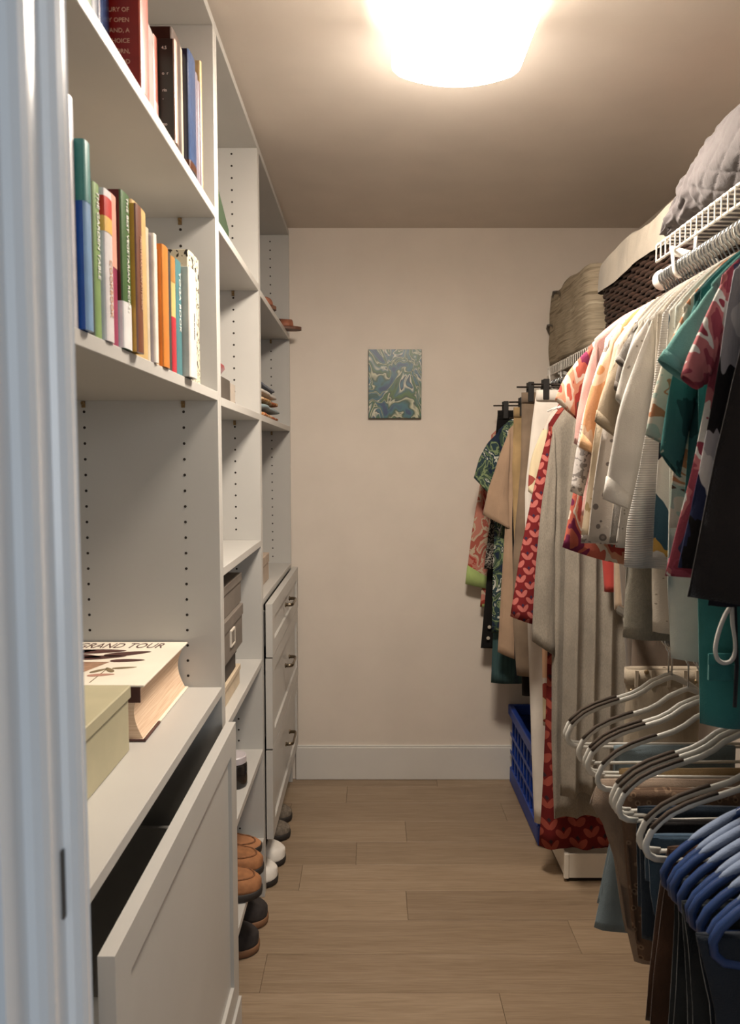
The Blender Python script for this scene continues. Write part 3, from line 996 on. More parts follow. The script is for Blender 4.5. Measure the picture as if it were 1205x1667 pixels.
# ------------------------------------------------------------------ shoes
def shoe(name, label, loc, rz, L, Wd, H, mats, group, toecap=0.0, open_top=True, collar=0.0, toe=0.48):
    """toe toward +x; mats = upper, sole, cap, lining"""
    r = thing(name, label, 'shoe' if name != 'slipper' else 'slipper', loc, rz, group)
    def half(u):      # half width of the outline at u in 0..1 (heel..toe)
        return Wd / 2 * (0.74 + 0.26 * math.sin(min(1, max(0, (u - 0.15) / 0.6)) * math.pi / 2)) * (1 - max(0, (u - 0.72) / 0.28) ** 2.4) ** 0.5 * (1 - max(0, (0.12 - u) / 0.12) ** 2 * 0.6) ** 0.5
    def top(u):
        return H * (1.0 if u < 0.30 else 1.0 - (1 - toe) * min(1, (u - 0.30) / 0.45) ** 0.9 if u < 0.75 else toe - 0.30 * toe * ((u - 0.75) / 0.25) ** 2)
    us = [0.0, 0.03, 0.08, 0.15, 0.25, 0.35, 0.45, 0.55, 0.65, 0.75, 0.83, 0.9, 0.95, 0.98, 0.995]
    def loft(u0, u1, z0, zf, k=1.0):
        rows = []
        for u in us:
            u = u0 + (u1 - u0) * u
            w, t = half(u) * k, zf(u)
            row = []
            for q in range(17):
                a = math.pi * q / 16
                row.append((L * (u - 0.5), w * math.copysign(abs(math.cos(a)) ** 0.6, math.cos(a)), z0 + (t - z0) * math.sin(a) ** 0.75))
            rows.append(row)
        mb = MB().grid(rows, closed_u=True)
        nn = 17
        mb.f += [tuple(range(nn)), tuple(range(len(mb.v) - nn, len(mb.v)))]; mb.m += [0, 0]
        return mb
    out = []
    rows = []
    for z, k in ((0.0008, 0.98), (0.004, 1.05), (0.020, 1.06), (0.023, 1.0)):
        row = []
        for u in us:
            row.append((L * (u - 0.5) * (1.02 if k > 1 else 1.0), half(u) * k, z))
        for u in reversed(us):
            row.append((L * (u - 0.5) * (1.02 if k > 1 else 1.0), -half(u) * k, z))
        rows.append(row)
    mb = MB().grid(rows, closed_u=True)
    nn = len(rows[0])
    mb.f += [tuple(range(nn)), tuple(range(len(mb.v) - nn, len(mb.v)))]; mb.m += [0, 0]
    obj('sole', mb, mats[1], r, world=False, smooth=True)
    obj('upper', loft(0, 1, 0.018, top), mats[0], r, world=False, smooth=True)
    if toecap:
        obj('toe_cap', loft(1 - toecap, 1.0, 0.014, lambda u: top(u) + 0.003, 1.05), mats[2], r, world=False, smooth=True)
    if open_top:
        pts = []
        for k in range(20):
            a = 2 * math.pi * k / 20
            pts.append((L * (-0.22 + 0.24 * math.cos(a)), Wd * 0.30 * math.sin(a), H * (0.99 - 0.13 * math.cos(a))))
        obj('collar', MB().tube(pts, 0.008 + collar, 8, closed=True), mats[2] if collar else mats[0], r, world=False, smooth=True)
        mb = MB().add([(x, y, z - 0.004) for x, y, z in pts], [tuple(range(20))])
        obj('lining', mb, mats[3], r, world=False)
    if name == 'slipper':
        pts = []
        for k in range(15):
            a = -1.9 + 3.8 * k / 14
            x, y = L * (0.22 + 0.20 * math.cos(a)), Wd * 0.34 * math.sin(a)
            w_ = half(x / L + 0.5)
            zz = 0.018 + (top(x / L + 0.5) - 0.018) * max(0.0, 1 - (abs(y) / max(w_, 1e-4)) ** 3.3) ** 0.45 + 0.001
            pts.append((x, y, zz))
        obj('moccasin_seam', MB().tube(pts, 0.0028, 6), mats[2], r, world=False, smooth=True)
        rows = []
        for x in (0.012, 0.034):
            u = x / L + 0.5
            rows.append([(x, half(u) * 1.02 * math.cos(math.pi * q / 12), 0.02 + (top(u) - 0.018) * math.sin(math.pi * q / 12) ** 0.75 + 0.002) for q in range(13)])
        st = obj('strap', MB().grid(rows), mats[2], r, world=False, smooth=True)
        m_ = st.modifiers.new('t', 'SOLIDIFY'); m_.thickness = 0.003; m_.offset = 1
    if not collar:
        for k in range(4):
            x = L * (0.08 + 0.055 * k)
            zt_ = top((x / L) + 0.5) + 0.002
            obj('lace', MB().tube([(x, -Wd * 0.16, zt_ - 0.003), (x, 0, zt_ + 0.0015), (x, Wd * 0.16, zt_ - 0.003)], 0.0022, 6), mats[3], r, world=False)
    return r


SU = M('suede_brown', (146, 98, 62), 0.85, 0.12, 40)
SOLB = M('dark_rubber', (40, 34, 30), 0.7)
FUR = M('lining_brown', (118, 78, 50), 0.95, 0.2, 80)
for lab, y, x in (('brown suede slipper, nearer of the pair on the low shelf', 2.03, -0.440), ('brown suede slipper, farther of the pair on the low shelf', 2.145, -0.452)):
    shoe('slipper', lab, (x, y, 0.2035), 0.0, 0.26, 0.100, 0.090, (SU, SOLB, FUR, M('slipper_inside', (70, 46, 32), 0.9)), 'brown suede slippers', collar=0.004, toe=0.70)
shoe('slipper', 'tan slipper standing behind the suede pair', (-0.47, 2.262, 0.2035), 0.0, 0.25, 0.09, 0.075, (M('tan_suede', (160, 110, 74), 0.85, 0.1), SOLB, FUR, SOLB), 'brown suede slippers', collar=0.003)
DK = M('charcoal_felt', (46, 40, 38), 0.9, 0.12, 60)
TANS = M('tan_rubber', (120, 84, 56), 0.7)
for lab, y, x, z in (('charcoal slip-on shoe, nearer on the floor under the low shelf', 2.085, -0.458, 0), ('charcoal slip-on shoe with tan toe sole, farther under the low shelf', 2.215, -0.450, 0)):
    shoe('slip_on_shoe', lab, (x, y, 0.001), 0.0, 0.26, 0.102, 0.115, (DK, TANS, DK, SOLB), 'charcoal slip-on shoes', collar=0.001, toe=0.62)
WT = M('white_rubber', (226, 220, 210), 0.5)
BK = M('black_canvas', (42, 38, 36), 0.85, 0.1)
for lab, y, x in (('white-toed black sneaker, nearer one under the drawers', 2.435, -0.452), ('white-toed black sneaker, farther one under the drawers', 2.56, -0.440)):
    shoe('sneaker', lab, (x, y, 0.001), 0.0, 0.27, 0.104, 0.115, (BK, SOLB, WT, BK), 'white-toed sneakers under the drawers', toecap=0.24, toe=0.6)
GY = M('grey_mesh_cloth', (108, 98, 86), 0.85, 0.2, 90)
for lab, y, x in (('grey trainer, nearer of the pair by the end wall', 2.74, -0.442), ('grey trainer, farther of the pair by the end wall', 2.875, -0.450)):
    shoe('trainer', lab, (x, y, 0.001), 0.0, 0.27, 0.10, 0.115, (GY, SOLB, GY, M('red_lace', (120, 60, 44), 0.8)), 'grey trainers by the end wall')
# ------------------------------------------------------------------ wire shelves and rods along the right wall
def wire_shelf(label, xf, z, y0, y1, rod_x, rod_z, supports, lip=0.038, step=0.0254):
    root = thing('wire_shelf', label, 'shelf', ((xf + XR) / 2, (y0 + y1) / 2, z))
    root2 = root
    n = int((y1 - y0 - 0.01) / step) + 1
    first = None
    xb = XR - 0.004
    for i in range(n):
        y = y0 + 0.005 + i * step
        if first is None:
            mb = MB().tube([(xb, 0, 0), (xf + 0.004, 0, 0), (xf, 0, -0.004), (xf, 0, -lip)], 0.0017, 6)
            first = obj('cross_wire', mb, WIREW, None, world=False)
            first.parent = root
            w = first
        else:
            w = first.copy()
            COL.objects.link(w)
        w.location = (-root.location.x, y - root.location.y, 0)
    rails = ((xf + 0.0035, -0.0035), (xf + 0.0035, -lip), (xb - 0.012, -0.0045), ((xf + xb) / 2, -0.0045))
    for x, dz in rails:
        obj('rail', MB().tube([(x, y0, z + dz), (x, y1, z + dz)], 0.0030, 8), WIREW, root, smooth=True)
    for y in supports:
        # plastic arm that curves from the shelf lip down and back to the wall
        pts = [(xf + 0.004, y, z - lip - 0.002)]
        for k in range(1, 11):
            t = k / 10
            pts.append((xf + 0.004 + (xb - xf - 0.012) * t, y, z - lip - 0.002 - (0.27 * t ** 1.4)))
        obj('bracket', MB().tube(pts, 0.006, 8, flat=(0.010, 0.005, (0, 0, 1))), WHITEP, root, smooth=True)
    rod = thing('hanging_rod', label.replace('wire shelf', 'hanging rod', 1).split(' with ')[0] if False else ROD_LABELS[label], 'rod', (rod_x, (y0 + y1) / 2, rod_z))
    obj('pole', MB().tube([(rod_x, y0 + 0.01, rod_z), (rod_x, y1 - 0.006, rod_z)], 0.0155, 20), ROD_MATS[label], rod, smooth=True)
    capm = MB().lathe([(0.001, -0.012), (0.019, -0.012), (0.0225, -0.006), (0.0225, 0.004), (0.019, 0.010), (0.001, 0.011)], 20)
    v = [(rod_x + a, y1 - 0.010 + c, rod_z + b) for a, b, c in capm.v]
    m2 = MB(); m2.v, m2.f, m2.m = v, capm.f, capm.m
    obj('end_cap', m2, WHITEP, rod, smooth=True)
    for y in supports:
        pts = [(rod_x - 0.026, y - 0.03, z - lip)]
        for k in range(0, 9):
            a = math.pi + math.pi * k / 8
            pts.append((rod_x + 0.021 * math.cos(a), y - 0.03, rod_z - 0.001 + 0.021 * math.sin(a)))
        pts.append((rod_x + 0.024, y - 0.03, z - 0.006))
        obj('rod_support', MB().tube(pts, 0.004, 8, flat=(0.0032, 0.006, (1, 0, 0))), WHITEP, rod, smooth=True)
    return root, rod


NEAR, FAR = 'near white wire shelf above the hanging tops, bearing the quilted bag', 'far white wire shelf by the end wall, bearing bin and basket'
ROD_LABELS = {NEAR: 'white rod with round end cap crowded with chrome hanger hooks', FAR: 'metal rod under the far wire shelf by the end wall'}
ROD_MATS = {NEAR: M('rod_white_paint', (196, 190, 180), 0.35, 0.02), FAR: CHROME}
NX, NZ = 0.655, 1.842           # near rod
FX, FZ = 0.752, 1.748           # far rod
NS, NR = wire_shelf(NEAR, 0.640, 1.922, 0.56, 1.690, NX, NZ, (1.60, 0.9))
FS, FR = wire_shelf(FAR, 0.768, 1.842, 1.74, 3.235, FX, FZ, (2.2, 3.05))
LRX, LRZ = 0.655, 1.050         # low rod
lr = thing('hanging_rod', 'low rod carrying the empty white hangers and trousers', 'rod', (LRX, 1.15, LRZ))
obj('pole', MB().tube([(LRX, 0.60, LRZ), (LRX, 1.90, LRZ)], 0.0135, 16), CHROME, lr, smooth=True)
for yy in (0.62, 1.88):
    obj('wall_bracket', MB().tube([(LRX, yy, LRZ - 0.018), (LRX + 0.03, yy, LRZ - 0.022), (XR - 0.004, yy, LRZ - 0.022)], 0.008, 8).box(XR - 0.006, XR - 0.001, yy - 0.02, yy + 0.02, LRZ - 0.07, LRZ + 0.02), WHITEP, lr)

# ------------------------------------------------------------------ striped fabric bin on the far shelf
def soft_box(x0, x1, y0, y1, z0, z1, seed, bulge=0.02, n=22, ripple=0.008, open_top=False, sag=0.0):
    """rounded box wall rings from bottom to top"""
    rows = []
    cx, cy, hx, hy = (x0 + x1) / 2, (y0 + y1) / 2, (x1 - x0) / 2, (y1 - y0) / 2
    for j in range(n + 1):
        t = j / n
        row = []
        for k in range(72):
            a = 2 * math.pi * k / 72
            c_, s_ = math.cos(a), math.sin(a)
            r = 1.0 / (abs(c_) ** 14 + abs(s_) ** 14) ** (1 / 14)
            w = 1 + bulge * math.sin(math.pi * t)
            x, y = cx + hx * r * c_ * w, cy + hy * r * s_ * w
            q = Vector((x * 9, y * 9, t * 2.2 + seed))
            d = ripple * noise.noise(q)
            x += d * c_; y += d * s_
            z = z0 + (z1 - z0) * t
            z += sag * t * noise.noise(Vector((x * 5, y * 5, seed + 4)))
            row.append((x, y, z))
        rows.append(row)
    return rows


q = NT('striped_jute', 0.92, 0, 0.1)
v = q.coords((0.06, 0.06, 1))
st = q.noise(v, 46, 3, 0.6, 0.15)
q.color(q.ramp(st.outputs['Fac'], [(0.36, (118, 106, 88)), (0.47, (160, 147, 126)), (0.56, (140, 128, 108)), (0.66, (178, 166, 144))]))
q.bump(st.outputs['Fac'], 0.4, 0.003)
JUTE = q.m
bin_ = thing('fabric_bin', 'grey beige striped fabric bin on the far shelf by the end wall', 'bin', (0.95, 2.93, 1.845))
rows = soft_box(0.768, 1.14, 2.64, 3.235, 1.8465, 2.135, 2.0, 0.015, 22, 0.012, sag=0.022)
rows = [[(cx * 1 + 0, y, z) for cx, y, z in r] for r in rows]
c0 = (0.9625, 2.9375)
inner = [[(c0[0] + (x - c0[0]) * 0.965, c0[1] + (y - c0[1]) * 0.975, z - 0.002) for x, y, z in rows[-1]], [(c0[0] + (x - c0[0]) * 0.95, c0[1] + (y - c0[1]) * 0.97, 1.98) for x, y, z in rows[-1]]]
mb = MB().grid(rows + inner, closed_u=True)
mb.f.append(tuple(reversed(range(72)))); mb.m.append(0)
mb.f.append(tuple(range(len(mb.v) - 72, len(mb.v)))); mb.m.append(0)
obj('bin_body', mb, JUTE, bin_, smooth=True)
HND = FAB('handle_web', (92, 80, 66))
for y, zt_ in ((3.10, 2.12), (3.19, 2.0)):
    obj('handle', MB().tube([(0.785, y - 0.06, zt_ - 0.03), (0.768, y - 0.045, zt_ + 0.006), (0.764, y, zt_ + 0.016), (0.768, y + 0.03, zt_ + 0.006), (0.785, y + 0.038, zt_ - 0.03)], 0.006, 8, flat=(0.004, 0.010, (0, 0, 1))), HND, bin_, smooth=True)
obj('rim_flap', MB().grid([[(0.792, 2.66 + 0.05 * k, 2.118 + 0.014 * noise.noise(Vector((k * 0.9, 2, 0)))) for k in range(12)], [(0.86, 2.67 + 0.05 * k, 2.150 + 0.016 * noise.noise(Vector((k * 0.7, 5, 0)))) for k in range(12)], [(0.94, 2.68 + 0.05 * k, 2.13) for k in range(12)]]), JUTE, bin_, smooth=True)

# ------------------------------------------------------------------ wicker basket with a cream liner
WICK = M('dark_wicker', (50, 33, 25), 0.6, 0.3, 60)
bk = thing('wicker_basket', 'dark brown wicker basket with cream liner folded over its rim', 'basket', (0.95, 2.14, 1.845))
bx0, bx1, by0, by1, bz0, bz1 = 0.772, 1.13, 1.80, 2.54, 1.8465, 2.065
mb = MB()
NR_, NP = 17, 132
bcx, bcy = (bx0 + bx1) / 2, (by0 + by1) / 2
for j in range(NR_):
    t = j / (NR_ - 1)
    pts = []
    for k in range(NP):
        a = 2 * math.pi * k / NP
        c_, s_ = math.cos(a), math.sin(a)
        r = 1.0 / (abs(c_) ** 10 + abs(s_) ** 10) ** (1 / 10)
        w = 0.93 + 0.07 * t
        off = 0.0035 * (1 if (k // 2 + j) % 2 else -1)
        pts.append((bcx + ((bx1 - bx0) / 2 * r * w + off) * c_, bcy + ((by1 - by0) / 2 * r * w + off) * s_, bz0 + 0.007 + (bz1 - bz0 - 0.012) * t))
    mb.tube(pts, 0.0072, 5, closed=True)
o = obj('woven_wall', mb, WICK, bk, smooth=True)
tag(o, kind='stuff')
obj('basket_base', MB().box(bx0 + 0.03, bx1 - 0.03, by0 + 0.05, by1 - 0.05, bz0 - 0.0005, bz0 + 0.004), WICK, bk)
LINEN = FAB('cream_linen', (176, 164, 146), 0.06)
rows = []
for zz, k_, in ((0.0, 1.075), (0.025, 1.08), (0.05, 1.075), (0.075, 1.065), (0.095, 1.05), (0.105, 0.99), (0.100, 0.95), (0.06, 0.92), (0.0, 0.90)):
    row = []
    for k in range(96):
        a = 2 * math.pi * k / 96
        c_, s_ = math.cos(a), math.sin(a)
        r = 1.0 / (abs(c_) ** 10 + abs(s_) ** 10) ** (1 / 10)
        x, y = bcx + (bx1 - bx0) / 2 * r * c_ * k_, bcy + (by1 - by0) / 2 * r * s_ * k_
        d = 0.006 * noise.noise(Vector((x * 16, y * 16, zz * 12)))
        hem = 0.014 * noise.noise(Vector((x * 4, y * 4, 3))) * (1 - zz / 0.105)
        top = 0.018 * noise.noise(Vector((x * 7, y * 7, 9))) * (zz / 0.105)
        row.append((x + d * c_, y + d * s_, 1.998 + zz + hem + top))
    rows.append(row)
ln = obj('liner', MB().grid(rows, closed_u=True), LINEN, bk, smooth=True)
ln['label'] = 'cream cloth liner'
st_ = thing('straw_hat', 'rust straw hat poking out of the wicker basket', 'hat', (0.95, 1.95, 2.06))
obj('hat_crown', lump((0.95, 1.95, 2.075), (0.10, 0.11, 0.075), 8), M('rust_straw', (150, 84, 44), 0.9, 0.25, 70), st_, smooth=True)
obj('brim', MB().lathe([(0.095, 0.0), (0.125, 0.004), (0.128, 0.008), (0.095, 0.005)], 32, (0.95, 1.95, 2.075)), M('rust_straw', (138, 76, 40), 0.9, 0.25, 70), st_, smooth=True)

# ------------------------------------------------------------------ quilted grey bag slumped on the near shelf
qb = thing('quilted_bag', 'grey quilted bag slumped on the near wire shelf', 'bag', (0.90, 1.25, 1.922))
QM = FAB('quilted_cloth', (92, 86, 86), 0.06)
rows = []
NU, NV = 220, 200
for j in range(NV + 1):
    t = j / NV                       # 0 far end .. 1 near end
    y = 1.675 - 0.82 * t
    H = 0.05 + 0.17 * min(1, t / 0.14) ** 0.8 + 0.06 * min(1, max(0, (t - 0.14) / 0.3))
    if t > 0.85:
        H *= 1 - 0.25 * ((t - 0.85) / 0.15) ** 2
    Wd = 0.17 + 0.05 * min(1, t / 0.4)
    if t < 0.06:
        H *= 0.6 + 0.4 * (t / 0.06) ** 0.5
    cx = 0.642 + Wd
    row = []
    for k in range(NU):
        a = 2 * math.pi * k / NU
        c_, s_ = math.cos(a), math.sin(a)
        x = Wd * math.copysign(abs(c_) ** 0.62, c_)
        z = H / 2 + H / 2 * math.copysign(abs(s_) ** 0.75, s_)
        x += 0.07 * (z / 0.25) ** 1.5
        # quilting
        u, w = a * 0.22, t * 0.82
        fade = min(1, max(0, (t - 0.12) / 0.1))
        p1 = abs(math.sin((u * 0.9 + w) * 40)); p2 = abs(math.sin((u * 0.9 - w) * 40))
        qd = 0.0075 * fade * (min(p1, p2) ** 0.22 - 0.7)
        gx = 0.012 * (1 - fade) * noise.noise(Vector((a * 5, t * 50, 0)))
        crease = 0.006 * noise.noise(Vector((a * 2.5, t * 9, 4)))
        d = qd + gx + crease
        row.append((cx + x + d * c_, y + 0.02 * noise.noise(Vector((a, 3, 3))) * (1 - fade), 1.9262 + max(0, z + d * s_)))
    rows.append(row)
mb = MB().grid(rows, closed_u=True)
mb.f += [tuple(range(NU)), tuple(range(len(mb.v) - NU, len(mb.v)))]; mb.m += [0, 0]
obj('bag_body', mb, QM, qb, smooth=True)
strap_pts = []
for k in range(14):
    a = math.pi * (0.35 + 0.75 * k / 13)
    c_, s_ = math.cos(a), math.sin(a)
    strap_pts.append((0.642 + 0.22 + 0.228 * math.copysign(abs(c_) ** 0.62, c_), 1.17, 1.9262 + max(0.004, 0.150 + 0.158 * math.copysign(abs(s_) ** 0.75, s_))))
obj('strap', MB().tube(strap_pts, 0.004, 8, flat=(0.012, 0.004, (0, 1, 0))), FAB('strap_web', (84, 76, 72)), qb, smooth=True)
obj('drawcord', MB().tube([(0.655, 1.65, 1.94), (0.652, 1.668, 1.965), (0.665, 1.685, 1.975), (0.69, 1.69, 1.96), (0.70, 1.68, 1.94)], 0.004, 8), FAB('strap_web', (70, 64, 64)), qb, smooth=True)
# ------------------------------------------------------------------ garments: builders
GROUP_N = 'tops hanging on the near rod'
GROUP_F = 'clothes hanging on the far rod'


def interp(pts, z):
    """x at height z along a polyline of (x, z) that runs downward"""
    if z >= pts[0][1]:
        return pts[0][0]
    for (xa, za), (xb, zb) in zip(pts[:-1], pts[1:]):
        if z >= zb:
            t = (za - z) / max(1e-6, za - zb)
            return xa + (xb - xa) * t
    return pts[-1][0]


def cloth_body(left, right, ztop, zbot, thick=0.016, amp=0.008, k=3.0, seed=0.0, M_=30, N_=26, neck=None, dipf=0.05, cap=False, wob=0.006, flare=0.3, sharp=False):
    """hollow two-sided sheet: left/right are (x, z) polylines, ztop(s)/zbot(s) for s in -1..1; hem left open"""
    rows_f, rows_b = [], []
    for j in range(N_ + 1):
        v = j / N_
        rf, rb = [], []
        for i in range(M_ + 1):
            s = -1 + 2 * i / M_
            zt, zb = ztop(s), zbot(s)
            for side, row in ((-1, rf), (1, rb)):
                zt2 = zt
                if neck and abs(s) < neck:
                    zt2 = zt - (dipf if side < 0 else dipf * 0.25) * math.cos(s / neck * math.pi / 2) ** 0.8
                z = zt2 + (zb - zt2) * v
                xl, xr = interp(left, z), interp(right, z)
                x = (xl + xr) / 2 + s * (xr - xl) / 2
                e = (1 - abs(s) ** 6) ** 0.5
                T = thick * e * (0.55 + 0.45 * min(1, v * 4)) * (1 + flare * v)
                ph = seed * 0.12            # neighbours on a rod nest in each other's folds
                kx = 13.7 * k
                fold = amp * (v ** 1.1) * (math.sin(x * kx + ph) + 0.5 * math.sin(x * kx * 1.9 + ph * 1.7 + z * 1.3))
                if sharp:
                    fold = amp * (v ** 0.5) * (2 * abs(math.sin(x * kx / 2 + 0.5 * math.sin(x * 11))) ** 0.8 - 1)
                com = wob * noise.noise(Vector((x * 7, z * 4, seed * 0.24)))
                fine = 0.0025 * noise.noise(Vector((x * 18, z * 9, seed + 5 + side)))
                y = side * T + com + fold + fine
                row.append((x, y, z))
        rows_f.append(rf)
        rows_b.append(rb)
    mb = MB()
    loop = [rf + rb[::-1] for rf, rb in zip(rows_f, rows_b)]
    mb.grid(loop, closed_u=True)
    if cap:
        n = len(loop[0])
        mb.f.append(tuple(range(n))); mb.m.append(0)
    return mb, loop


def sleeve_mesh(sh, pit, co, ci, b0=0.012, b1=0.016, bow=0.0, seed=0.0, n=16, m=24, wr=0.004, yoff=0.0):
    rows = []
    sh, pit, co, ci = (Vector((p[0], p[1])) for p in (sh, pit, co, ci))
    nrm = Vector((-(co - sh).y, (co - sh).x)).normalized()
    if nrm.x > 0:
        nrm = -nrm
    for j in range(n + 1):
        t = j / n
        top = sh.lerp(co, t) + nrm * (bow * math.sin(math.pi * t))
        bot = pit.lerp(ci, t)
        c = (top + bot) / 2
        h = (top - bot) / 2
        b = b0 + (b1 - b0) * t
        row = []
        for k in range(m):
            a = 2 * math.pi * k / m
            w = 1 + 0.10 * noise.noise(Vector((math.cos(a) * 1.4, math.sin(a) * 1.4, t * 3 + seed))) * min(1, t * 3)
            q = c + h * math.cos(a) * w
            y = yoff + b * math.sin(a) * w + wr * noise.noise(Vector((a * 0.9, t * 4.5, seed + 2)))
            row.append((q.x, y, q.y))
        rows.append(row)
    return MB().grid(rows, closed_u=True), rows


def solid(o, t=0.0012):
    s = o.modifiers.new('cloth', 'SOLIDIFY')
    s.thickness = t
    s.offset = 0
    return o


def garment(name, cat, label, d, body, sleeve=None, trim=None, sh=None, pit=None, co=None, ci=None, hem=None, hem_r=0.0, edge=None, rx=None,
            rod=(NX, NZ), nz=0.075, neckw=0.075, thick=0.0068, amp=0.0105, k=3.4, yaw=0.0, group=GROUP_N, bow=0.006, hem_trim=0.0, cuff_trim=0.0,
            sl_b=(0.008, 0.0105), dip=0.05, mirror=1.0, wr=0.004, hemwave=0.0, sharp=False, collar=True):
    """clothes on a hanger. sh = shoulder point, pit = underarm, co/ci = outer and inner corner of the sleeve end, hem = lower left corner, all
    photograph columns and rows read at depth d; edge = more body points between underarm and hem."""
    seed = d * 17.3
    zn = rod[1] - nz
    root = thing(name, label, cat, (rod[0], d, zn), yaw, group)

    def L(p):
        w = P(p[0], p[1], d)
        return (w.x - rod[0], w.z - zn)
    S = L(sh)
    H = L(hem)
    pt = L(pit) if pit else (S[0] + 0.012, S[1] - 0.19)
    left = [S, pt] + [L(p) for p in (edge or [])] + [H]
    left = [left[0]] + sorted(left[1:], key=lambda p: -p[1])
    if left[1][1] > S[1] - 0.01:
        left[1] = (left[1][0], S[1] - 0.02)
    right = [(-x * mirror if rx is None else rx, z) for x, z in left]
    xs = abs(S[0])

    def ztop(s):
        a = abs(s) * xs
        if a <= neckw:
            return 0.0
        t = (a - neckw) / max(1e-4, xs - neckw)
        return S[1] * (0.25 * t + 0.75 * t ** 1.5)

    def zbot(s):
        return H[1] + hem_r * (1 - s * s) * 0.5 + hemwave * math.sin(s * 9 + seed)
    mb, loop = cloth_body(left, right, ztop, zbot, thick, amp, k, seed, neck=neckw / xs, dipf=dip, sharp=sharp, M_=60 if sharp else 30)
    bo = solid(obj('body', mb, body, root, world=False, smooth=True))
    if hem_trim:
        rows = []
        for v in (1 - hem_trim, 1 - hem_trim / 2, 1.0):
            j = v * (len(loop) - 1)
            a, b = int(j), min(int(j) + 1, len(loop) - 1)
            row = []
            for p, q_ in zip(loop[a], loop[b]):
                p, q_ = Vector(p), Vector(q_)
                r = p.lerp(q_, j - a)
                r.y *= 1.08
                r.y += 0.0012 * (1 if r.y > 0 else -1)
                row.append(r)
            rows.append(row)
        solid(obj('hem_band', MB().grid(rows, closed_u=True), trim or body, root, world=False, smooth=True), 0.002)
    if collar:
        pts = []
        for kk in range(25):
            a = 2 * math.pi * kk / 24
            x = neckw * 0.96 * math.cos(a)
            f = math.sin(a)
            z = -(dip if f < 0 else dip * 0.25) * abs(f) ** 1.0
            pts.append((x, 0.6 * thick * f * 1.2, z))
        obj('neckband', MB().tube(pts[:-1], 0.004, 8, closed=True, flat=(0.007, 0.003, (0, 0, 1))), trim if (trim and not hem_trim and not cuff_trim) else body, root, world=False, smooth=True)
    if co:
        O, I = L(co), L(ci)
        for sx in (1, -1):
            F = lambda p: (p[0] * sx, p[1])
            pin_ = (pt[0] + 0.004, pt[1])
            S2 = (S[0] + 0.006, S[1] + 0.001)
            sm, srows = sleeve_mesh(F(S2), F(pin_), F(O), F(I), sl_b[0], sl_b[1], bow, seed + sx, wr=wr, yoff=-0.002)
            so = solid(obj('sleeve', sm, sleeve or body, root, world=False, smooth=True))
            if cuff_trim:
                n0 = int(len(srows) * (1 - cuff_trim))
                rr = []
                for row in srows[n0:]:
                    c = sum((Vector(p) for p in row), Vector()) / len(row)
                    rr.append([c + (Vector(p) - c) * 1.04 for p in row])
                solid(obj('cuff', MB().grid(rr, closed_u=True), trim or body, root, world=False, smooth=True), 0.0022)
    return root


def drape(name, cat, label, d, mats, left_px, zt_px, zb_px, rod=(FX, FZ), half=None, x_right=None, group=GROUP_F, thick=0.012, amp=0.006, k=3, waist=0.035, yaw=0.0, clips=False, legs=False, hem_trim=0.0, trim=None):
    """skirt or trousers hanging straight from a clip hanger: left_px are outline points from the waist to the hem, read at depth d"""
    pts = [P(x, y, d) for x, y in left_px]
    z0 = pts[0].z
    root = thing(name, label, cat, (rod[0], d, z0), yaw, group)
    left = [(p.x - rod[0], p.z - z0) for p in pts]
    right = [(-x if x_right is None else x_right - rod[0], z) for x, z in left]
    H = left[-1][1]
    seed = d * 9.1
    if legs:
        mid = 0.0 if x_right is None else (left[0][0] + right[0][0]) / 2
        for sgn in (-1, 1):
            a = left if sgn < 0 else [(mid + 0.006, z) for x, z in left]
            b = [(mid - 0.006, z) for x, z in left] if sgn < 0 else right
            mb, loop = cloth_body(a, b, lambda s: 0.0, lambda s: H, thick * (0.9 if sgn < 0 else 1.1), amp, k, seed + sgn, cap=True, M_=18)
            solid(obj('trouser_leg', mb, mats[0], root, world=False, smooth=True))
    else:
        mb, loop = cloth_body(left, right, lambda s: 0.0, lambda s: H, thick, amp, k, seed)
        solid(obj('skirt_panel' if cat == 'skirt' else 'panel', mb, mats[0], root, world=False, smooth=True))
    if waist:
        xl, xr = left[0][0] - 0.001, right[0][0] + 0.001
        rows = []
        for z in (0.002, -waist / 2, -waist):
            row = []
            for kk in range(40):
                a = 2 * math.pi * kk / 40
                cx_, hx = (xl + xr) / 2, (xr - xl) / 2
                row.append((cx_ + hx * math.copysign(abs(math.cos(a)) ** 0.3, math.cos(a)), (thick + 0.0025) * math.copysign(abs(math.sin(a)) ** 0.6, math.sin(a)), z))
            rows.append(row)
        solid(obj('waistband', MB().grid(rows, closed_u=True), mats[1] if len(mats) > 1 else mats[0], root, world=False, smooth=True), 0.002)
    if hem_trim:
        rows = []
        for v in (1 - hem_trim, 1 - hem_trim / 2, 1.0):
            j = v * (len(loop) - 1)
            a, b = int(j), min(int(j) + 1, len(loop) - 1)
            row = []
            for p, q_ in zip(loop[a], loop[b]):
                r = Vector(p).lerp(Vector(q_), j - a)
                r.y += 0.0015 * (1 if r.y > 0 else -1)
                row.append(r)
            rows.append(row)
        solid(obj('hem_band', MB().grid(rows, closed_u=True), trim or mats[0], root, world=False, smooth=True), 0.002)
    if clips:
        clip_hanger(d, rod, z0, left[0][0] + 0.03, clips)
    return root


HOOKM = M('hook_wire', (150, 154, 156), 0.2, 0.03, metallic=1.0)
BAR = M('hanger_dark_metal', (58, 52, 48), 0.35, metallic=0.9)


